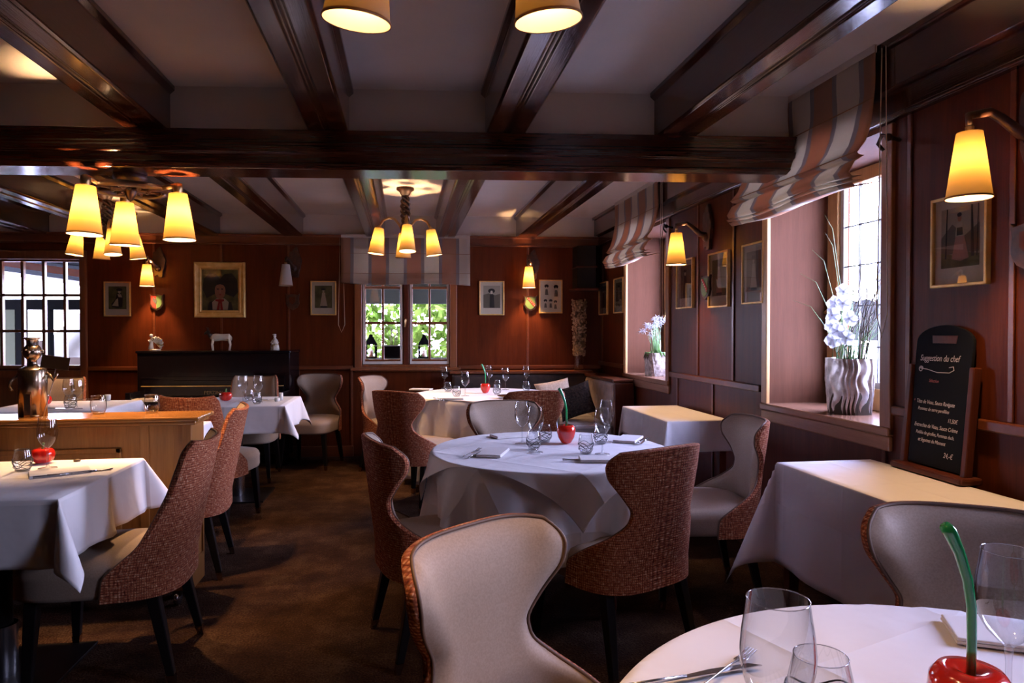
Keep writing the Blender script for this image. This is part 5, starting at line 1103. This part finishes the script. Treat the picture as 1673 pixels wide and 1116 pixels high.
k = MB(); k.tube([(-0.055, 0, 0.20), (-0.085, -0.01, 0.165), (-0.088, -0.02, 0.14), (-0.07, -0.04, 0.125)], 0.007, 8); k.build('arm', 'bronze_steel', ch)
k = MB(); k.tube([(0.055, 0, 0.205), (0.075, -0.01, 0.19), (0.095, -0.03, 0.165), (0.112, -0.035, 0.20)], 0.006, 8); k.build('arm', 'bronze_steel', ch)
k = MB(); k.tube([(0.105, -0.035, 0.23), (0.095, -0.035, 0.165), (0.06, -0.035, 0.03), (0.055, -0.035, 0.0)], 0.0022, 6); k.build('sign_rod', 'steel', ch)
k = MB(); k.box((-0.058, -0.002, -0.03), (0.058, 0.002, 0.03), M=Matrix.Translation((0.105, -0.04, 0.252)) @ Matrix.Rotation(R(9), 4, 'Y')); k.build('blank_sign', 'dark_metal', ch, bevel=0.001)
k = MB(); k.box((-0.012, -0.075, 0.0), (0.014, -0.06, 0.11)); k.lathe([(0, 0), (0.018, 0), (0.018, 0.01), (0, 0.012)], 14, Matrix.Translation((0.03, -0.066, 0))); k.build('apron_plate', 'bronze_steel', ch)
# ------------------------------------------------------------------ figures on the piano lid
def on_piano(px): q = PB(px, 571, 0.22); return tuple(BW(q.x, -0.22, zp + 0.001))
f1 = thing('porcelain_dancer', 'white porcelain figurine with a fan-shaped skirt at the left end of the piano', 'figurine', on_piano(252), BA)
k = MB(); k.lathe([(0, 0), (0.05, 0), (0.05, 0.008), (0, 0.012)], 24, Matrix.Translation((0.01, 0, 0))); k.build('base', 'glaze', f1)
k = MB(); k.tube([(-0.03, 0, 0.008), (-0.028, 0, 0.06), (-0.022, 0, 0.105), (-0.02, 0, 0.125)], [0.026, 0.018, 0.014, 0.008], 12); k.ball((-0.026, -0.002, 0.143), 0.0165, 9); k.build('body', 'porcelain', f1)
k = MB()
def fan(u, v):
    a = R(-50 + 190 * u); r_ = v * 0.068 * (1 + 0.05 * sin(u * 44)); return (0.022 + r_ * cos(a), -0.012 + 0.008 * sin(u * 50) * v, 0.065 + r_ * sin(a))
k.grid(fan, 60, 8); k.build('fan_skirt', 'glaze', f1, solid=0.006)
k = MB(); k.tube([(-0.022, 0, 0.105), (-0.05, -0.01, 0.095), (-0.035, -0.02, 0.08)], 0.006, 8); k.tube([(-0.02, 0, 0.11), (0.005, -0.012, 0.12), (0.02, -0.01, 0.10)], 0.006, 8); k.build('arms', 'porcelain', f1)
f3 = thing('porcelain_lady', 'white glazed seated lady figurine at the right end of the piano', 'figurine', on_piano(449), BA)
k = MB(); k.lathe([(0, 0), (0.046, 0), (0.042, 0.03), (0.030, 0.075), (0.020, 0.105), (0.010, 0.122), (0, 0.124)], 24, Matrix.Diagonal((1.0, 0.75, 1, 1))); k.build('gown', 'glaze', f3)
k = MB(); k.ball((0.0, 0, 0.137), (0.015, 0.015, 0.018), 9); k.ball((-0.004, 0, 0.152), (0.020, 0.016, 0.007), 8); k.build('head', 'porcelain', f3)
k = MB(); k.tube([(0.02, 0, 0.10), (0.034, -0.01, 0.07), (0.01, -0.03, 0.06)], 0.007, 8); k.tube([(-0.018, 0, 0.10), (-0.034, -0.01, 0.07), (-0.01, -0.03, 0.06)], 0.007, 8); k.build('arms', 'porcelain', f3)
f2 = thing('goat_figure', 'pale carved goat figure standing on the piano under the gold-framed portrait', 'figurine', on_piano(358), BA)
k = MB()
def body(u, v):
    a = 2 * pi * v; x = -0.085 + 0.20 * u; rz_ = interp([(0, 0.012), (0.08, 0.030), (0.25, 0.038), (0.6, 0.033), (0.92, 0.036), (1, 0.012)], u); return (x, 0.6 * rz_ * cos(a), 0.125 + rz_ * sin(a))
k.grid(body, 24, 20); k.build('body', 'mount', f2, label='pale patterned flank')
k = MB(); k.tube([(-0.075, 0, 0.135), (-0.10, 0, 0.160), (-0.112, 0, 0.180)], [0.024, 0.017, 0.014], 10); k.tube([(-0.108, 0, 0.182), (-0.125, 0, 0.172), (-0.142, 0, 0.155)], [0.014, 0.012, 0.007], 10)
for s in (-1, 1): k.tube([(-0.108, s * 0.007, 0.19), (-0.104, s * 0.016, 0.212), (-0.118, s * 0.022, 0.228)], [0.004, 0.0035, 0.002], 6); k.ball((-0.098, s * 0.02, 0.186), (0.005, 0.012, 0.006), 6)
k.build('head', 'canvas_dark', f2, label='dark head with horns')
for x, kx in ((-0.055, -0.012), (0.095, 0.014)):
    for s in (-1, 1): k = MB(); k.tube([(x, s * 0.014, 0.11), (x + kx, s * 0.015, 0.055), (x + kx * 0.3, s * 0.016, 0.0)], [0.012, 0.006, 0.0045], 8); k.build('leg', 'mount', f2)
k = MB(); k.tube([(0.112, 0, 0.14), (0.122, 0, 0.12), (0.12, 0, 0.095)], [0.006, 0.005, 0.003], 6); k.build('tail', 'mount', f2)
# ------------------------------------------------------------------ chalkboard on the service table
pA, pB_ = Pz(1482, 763, 0.752), Pz(1572, 789, 0.752); vx = (pB_ - pA); L = vx.length; ang = atan2(vx.y, vx.x); mid = (pA + pB_) / 2
cb = thing('chalkboard_menu', 'standing chalkboard menu in a red-brown wooden stand on the near service table', 'chalkboard', (mid.x, mid.y, 0.7495), ang)
lean = Matrix.Rotation(R(-5), 4, 'X'); hw = L / 2 + 0.015
k = MB(); k.box((-hw - 0.03, -0.045, 0), (hw + 0.03, 0.045, 0.026)); k.build('stand_foot', 'frame_red', cb, bevel=0.008)
for s in (-1, 1): k = MB(); k.box((s * hw - 0.012, -0.016, 0.02), (s * hw + 0.012, 0.016, 0.42), M=lean); k.build('stand_post', 'frame_red', cb, bevel=0.004)
bh = 0.58; w2 = hw - 0.014
P = [(-w2 * 0.93, 0.03), (w2 * 0.93, 0.03), (w2, bh - 0.10), (w2, bh - 0.07)] + [(w2 * cos(a), bh - 0.07 + 0.065 * sin(a)) for a in [pi * i / 16 for i in range(1, 16)]] + [(-w2, bh - 0.07), (-w2, bh - 0.10)]
MxZ = lean @ Matrix(((1, 0, 0, 0), (0, 0, 1, 0), (0, 1, 0, 0), (0, 0, 0, 1)))
k = MB(); k.prism(P, -0.006, 0.006, M=MxZ); bd = k.build('board', 'chalkboard', cb, bevel=0.002)
k = MB(); k.prism([(-0.055, bh - 0.075), (0.065, bh - 0.075), (0.07, bh - 0.045), (-0.06, bh - 0.045)], -0.0075, -0.006, M=MxZ); k.build('handle_slot', 'frame_red', bd, label='hand slot showing the wall behind')
TX = lean @ Matrix.Translation((0, -0.0068, 0)) @ Matrix.Rotation(pi / 2, 4, 'X')
def chalk(body, x, z, size, m='chalk', rot=0.0, sxx=0.9): text_mesh(body, size, m, bd, TX @ Matrix.Translation((x, z, 0)) @ Matrix.Rotation(R(rot), 4, 'Z'), name='chalk_writing', extrude=0.0002, shear=0.25, sx=sxx)
chalk('Suggestion du chef', -w2 * 0.80, bh - 0.145, 0.034, rot=0.5, sxx=0.80)
k = MB(); pts = [(-w2 * 0.74 + 0.012 * (1 - t * 0.5) * cos(9 * t), bh - 0.178 + 0.012 * (1 - t * 0.5) * sin(9 * t)) for t in [i / 14 for i in range(15)]] + [(-w2 * 0.5, bh - 0.178), (-0.02, bh - 0.188), (w2 * 0.3, bh - 0.186), (w2 * 0.45, bh - 0.175), (w2 * 0.42, bh - 0.162), (w2 * 0.28, bh - 0.166)]
k.tube([TX @ Vector((a, b, 0)) for a, b in pts], 0.0014, 5); k.build('chalk_flourish', 'chalk', bd)
y_ = 0.268
for s_, x_, z_, sz, m_ in (('T\u00eate de Veau, Sauce Ravigote', -w2 * .80, y_, 0.0215, 'chalk'), ('Pommes de terre persill\u00e9es', -w2 * .72, y_ - 0.027, 0.019, 'chalk'), ('11,50\u20ac', w2 * .38, y_ - 0.060, 0.022, 'chalk'), ('*', -w2 * .90, y_, 0.02, 'chalk_pink'),
        ('Entrec\u00f4te de Veau, Sauce Cr\u00e8me', -w2 * .80, y_ - 0.092, 0.0215, 'chalk'), ('Po\u00eal\u00e9e de girolles, Pommes duch.', -w2 * .72, y_ - 0.120, 0.019, 'chalk'), ('et l\u00e9gumes du Moment', -w2 * .62, y_ - 0.148, 0.020, 'chalk'), ('24,-\u20ac', w2 * .34, y_ - 0.192, 0.027, 'chalk'), ('S\u00e9lection', -w2 * .40, y_ + 0.085, 0.018, 'chalk_pink')):
    chalk(s_, x_, z_, sz, m_, 0.0, 0.78)
# ------------------------------------------------------------------ planters on the sills
pp = PX(1382, 672, XR + 0.14); wp = thing('orchid_planter', 'silvery wavy-ribbed planter with a white orchid on the near right sill', 'planter', (XR + 0.155, PX(1382, 600, XR + 0.10).y + 0.05, 0.8855), 0)
nv, nu = 30, 96
def wavy(sc_=1.0, top=0.278):
    def f(u, v):
        a = 2 * pi * u; z = top * v; taper = 0.86 + 0.14 * min(1, v * 1.6) - 0.02 * v
        x = 0.082 * sgnpow(cos(a), 0.55) * taper; y = 0.118 * sgnpow(sin(a), 0.55) * taper
        rb_ = 1 + 0.045 * cos(20 * a + 1.6 * sin(v * 13)); return (x * rb_ * sc_, y * rb_ * sc_, z)
    return f
k = MB(); k.grid(wavy(), nu, nv, closed=True); k.grid(lambda u, v: tuple(a * (1 - 0.08 * v) if i < 2 else 0.278 - 0.03 * v for i, a in enumerate(wavy()(u, 1.0))), nu, 2, closed=True); k.build('pot', 'silver_pot', wp)
k = MB(); k.prism([(0.074 * sgnpow(cos(a), .6), 0.108 * sgnpow(sin(a), .6)) for a in [2 * pi * i / 32 for i in range(32)]], 0.0, 0.222); k.build('soil', 'soil', wp)
rnd = random.Random(11); k = MB()
for i in range(46):
    x, y = rnd.uniform(-0.05, 0.05), rnd.uniform(-0.08, 0.08); h_ = rnd.uniform(0.12, 0.34); dx, dy = rnd.uniform(-0.08, 0.08), rnd.uniform(-0.17, 0.08)
    k.tube([(x, y, 0.2), (x + dx * 0.3, y + dy * 0.3, 0.22 + h_ * 0.5), (x + dx, y + dy, 0.22 + h_)], [0.0042, 0.0038, 0.001], 5, flat=0.5)
for (y, dy, dx, h_) in ((0.05, 0.12, -0.10, 0.62), (0.04, 0.05, -0.08, 0.70), (0.05, 0.18, -0.13, 0.50), (0.0, -0.06, 0.02, 0.66), (0.03, 0.11, -0.05, 0.80), (0.02, -0.1, 0.0, 0.58), (0.06, 0.22, -0.14, 0.36)):
    k.tube([(0, y, 0.21), (dx * 0.2, y + dy * 0.25, 0.22 + h_ * 0.5), (dx * 0.6, y + dy * 0.65, 0.22 + h_ * 0.9), (dx, y + dy, 0.22 + h_)], [0.0035, 0.003, 0.0024, 0.0008], 5, flat=0.45)
k.build('grass_blades', 'leaf', wp)
k = MB()
for i in range(11):
    x, y = rnd.uniform(-0.03, 0.04), rnd.uniform(-0.09, 0.03); h_ = rnd.uniform(0.3, 0.62); dy = rnd.uniform(-0.16, 0.02); pts = [(x, y, 0.2)]
    for s in range(1, 6): pts.append((x + rnd.uniform(-.012, .012), y + dy * s / 5 + rnd.uniform(-.012, .012), 0.2 + h_ * s / 5))
    k.tube(pts, [0.0035, 0.003, 0.0028, 0.0022, 0.0018, 0.001], 5)
    for s in (2, 3, 4): a = Vector(pts[s]); k.tube([a, a + Vector((rnd.uniform(-.02, .02), rnd.uniform(-.05, .03), 0.05)), a + Vector((rnd.uniform(-.03, .03), rnd.uniform(-.07, .04), 0.10))], [0.002, 0.0015, 0.0008], 4)
k.build('bare_twigs', 'twig', wp)
k = MB()
for i in range(90):
    a = Vector((-0.03 + rnd.uniform(-.025, .025), -0.035 + rnd.uniform(-.035, .035), 0.225)); k.tube([a, a + Vector((rnd.uniform(-.015, .015), rnd.uniform(-.015, .015), rnd.uniform(0.03, 0.065)))], [0.005, 0.001], 5)
k.build('succulent', 'leaf', wp)
def bloom(mb, c, r_, nrm, rnd, np_=5):
    q = Vector(nrm).normalized().to_track_quat('Z', 'Y').to_matrix().to_4x4(); M_ = Matrix.Translation(c) @ q @ Matrix.Rotation(rnd.uniform(0, 6), 4, 'Z')
    for i in range(np_):
        a = 2 * pi * i / np_; wd = r_ * (0.62 if i % 2 else 0.46)
        def pet(u, v, a=a, wd=wd):
            t = v; x = r_ * t; y = (u - 0.5) * 2 * wd * sin(pi * min(1, t * 0.92 + 0.06)) ** 0.6; z = 0.18 * r_ * sin(t * 2.4) - 0.25 * r_ * (abs(u - 0.5) * 2) ** 2; return (x * cos(a) - y * sin(a), x * sin(a) + y * cos(a), z)
        mb.grid(pet, 6, 6, M=M_)
    mb.ball((0, 0, 0.006), r_ * 0.14, 5, M=M_)
k = MB()
for i, (y, z, x) in enumerate(((0.02, 0.55, -0.03), (0.055, 0.50, -0.05), (-0.03, 0.495, -0.07), (0.03, 0.445, -0.08), (-0.045, 0.43, -0.05), (0.06, 0.40, -0.06), (-0.01, 0.375, -0.085), (0.035, 0.335, -0.075), (-0.04, 0.345, -0.06))):
    bloom(k, (x - 0.02, y * 1.15 - 0.045, z * 1.12 - 0.005), 0.042, (-0.9, -0.6 + rnd.uniform(-.3, .3), rnd.uniform(-.3, .3)), rnd)
k.build('orchid_blooms', 'petal', wp)
k = MB(); k.tube([(0, 0.03, 0.2), (-0.02, 0.10, 0.34), (-0.04, 0.09, 0.45), (-0.05, 0.04, 0.53), (-0.05, 0.01, 0.56), (-0.05, -0.005, 0.60)], 0.0028, 6); k.build('orchid_stem', 'green_stem', wp)
yf = PX(1071, 600, XR + 0.12).y; fp = thing('flower_planter', 'rough stone-textured planter with spidery white flowers on the far right sill', 'planter', (XR + 0.13, yf + 0.01, 0.9055), 0)
k = MB()
def rough(u, v):
    a = 2 * pi * u; t = 0.93 + 0.07 * v; r2 = 1 + 0.02 * sin(a * 13 + v * 7) + 0.02 * sin(a * 29 - v * 19); return (0.085 * sgnpow(cos(a), .4) * t * r2, 0.10 * sgnpow(sin(a), .4) * t * r2, 0.205 * v)
k.grid(rough, 72, 20, closed=True); k.grid(lambda u, v: tuple(a * (1 - 0.12 * v) if i < 2 else 0.205 - 0.03 * v for i, a in enumerate(rough(u, 1.0))), 72, 2, closed=True); k.build('pot', 'stone_pot', fp)
k = MB(); k.prism([(0.072 * sgnpow(cos(a), .6), 0.084 * sgnpow(sin(a), .6)) for a in [2 * pi * i / 32 for i in range(32)]], 0.0, 0.185); k.build('soil', 'soil', fp)
k = MB()
for i in range(26):
    x, y = rnd.uniform(-0.04, 0.04), rnd.uniform(-0.05, 0.05); h_ = rnd.uniform(0.10, 0.26); dy = rnd.uniform(-0.05, 0.09); dx = rnd.uniform(-.05, .03)
    k.tube([(x, y, 0.18), (x + dx * .3, y + dy * 0.3, 0.2 + h_ * 0.5), (x + dx, y + dy, 0.2 + h_)], [0.006, 0.005, 0.001], 5, flat=0.35)
for i in range(14):
    a = rnd.uniform(0, 6.28); k.tube([(0.05 * cos(a), 0.06 * sin(a), 0.2), (0.09 * cos(a), 0.11 * sin(a), 0.205), (0.105 * cos(a), 0.13 * sin(a), 0.17)], [0.006, 0.012, 0.002], 5, flat=0.3)
k.build('leaves', 'leaf', fp)
k = MB()
for i in range(26):
    c = Vector((rnd.uniform(-0.13, 0.07), rnd.uniform(-0.08, 0.10), rnd.uniform(0.30, 0.40))); c.z += 0.9 * (c.x + 0.13)
    for j in range(6):
        a = j * pi / 3 + rnd.uniform(-.3, .3); e = Vector((cos(a) * 0.9, cos(a) * -0.4, sin(a))) * rnd.uniform(0.026, 0.038); k.tube([c, c + e * 0.6, c + e + Vector((0, 0, -0.004))], [0.0035, 0.0048, 0.001], 5, flat=0.5)
k.build('white_flowers', 'petal', fp)
k = MB()
for i in range(7): a = rnd.uniform(-0.03, 0.03); k.tube([(a, a, 0.18), (a * 1.4 - 0.01, a * 2, 0.32), (a * 1.6 - 0.01, a * 2.6 + 0.02, 0.46)], 0.0025, 5)
k.build('flower_stalks', 'green_stem', fp)
k = MB()
for i in range(9): a = i * 0.7; k.tube([(-0.087, -0.07 + i * 0.015, 0.19), (-0.094, -0.06 + i * 0.015, 0.17 - 0.01 * (i % 3)), (-0.09, -0.05 + i * 0.015, 0.185)], 0.0018, 5)
k.build('curled_vine', 'twig', fp)
bpy.context.view_layer.update()
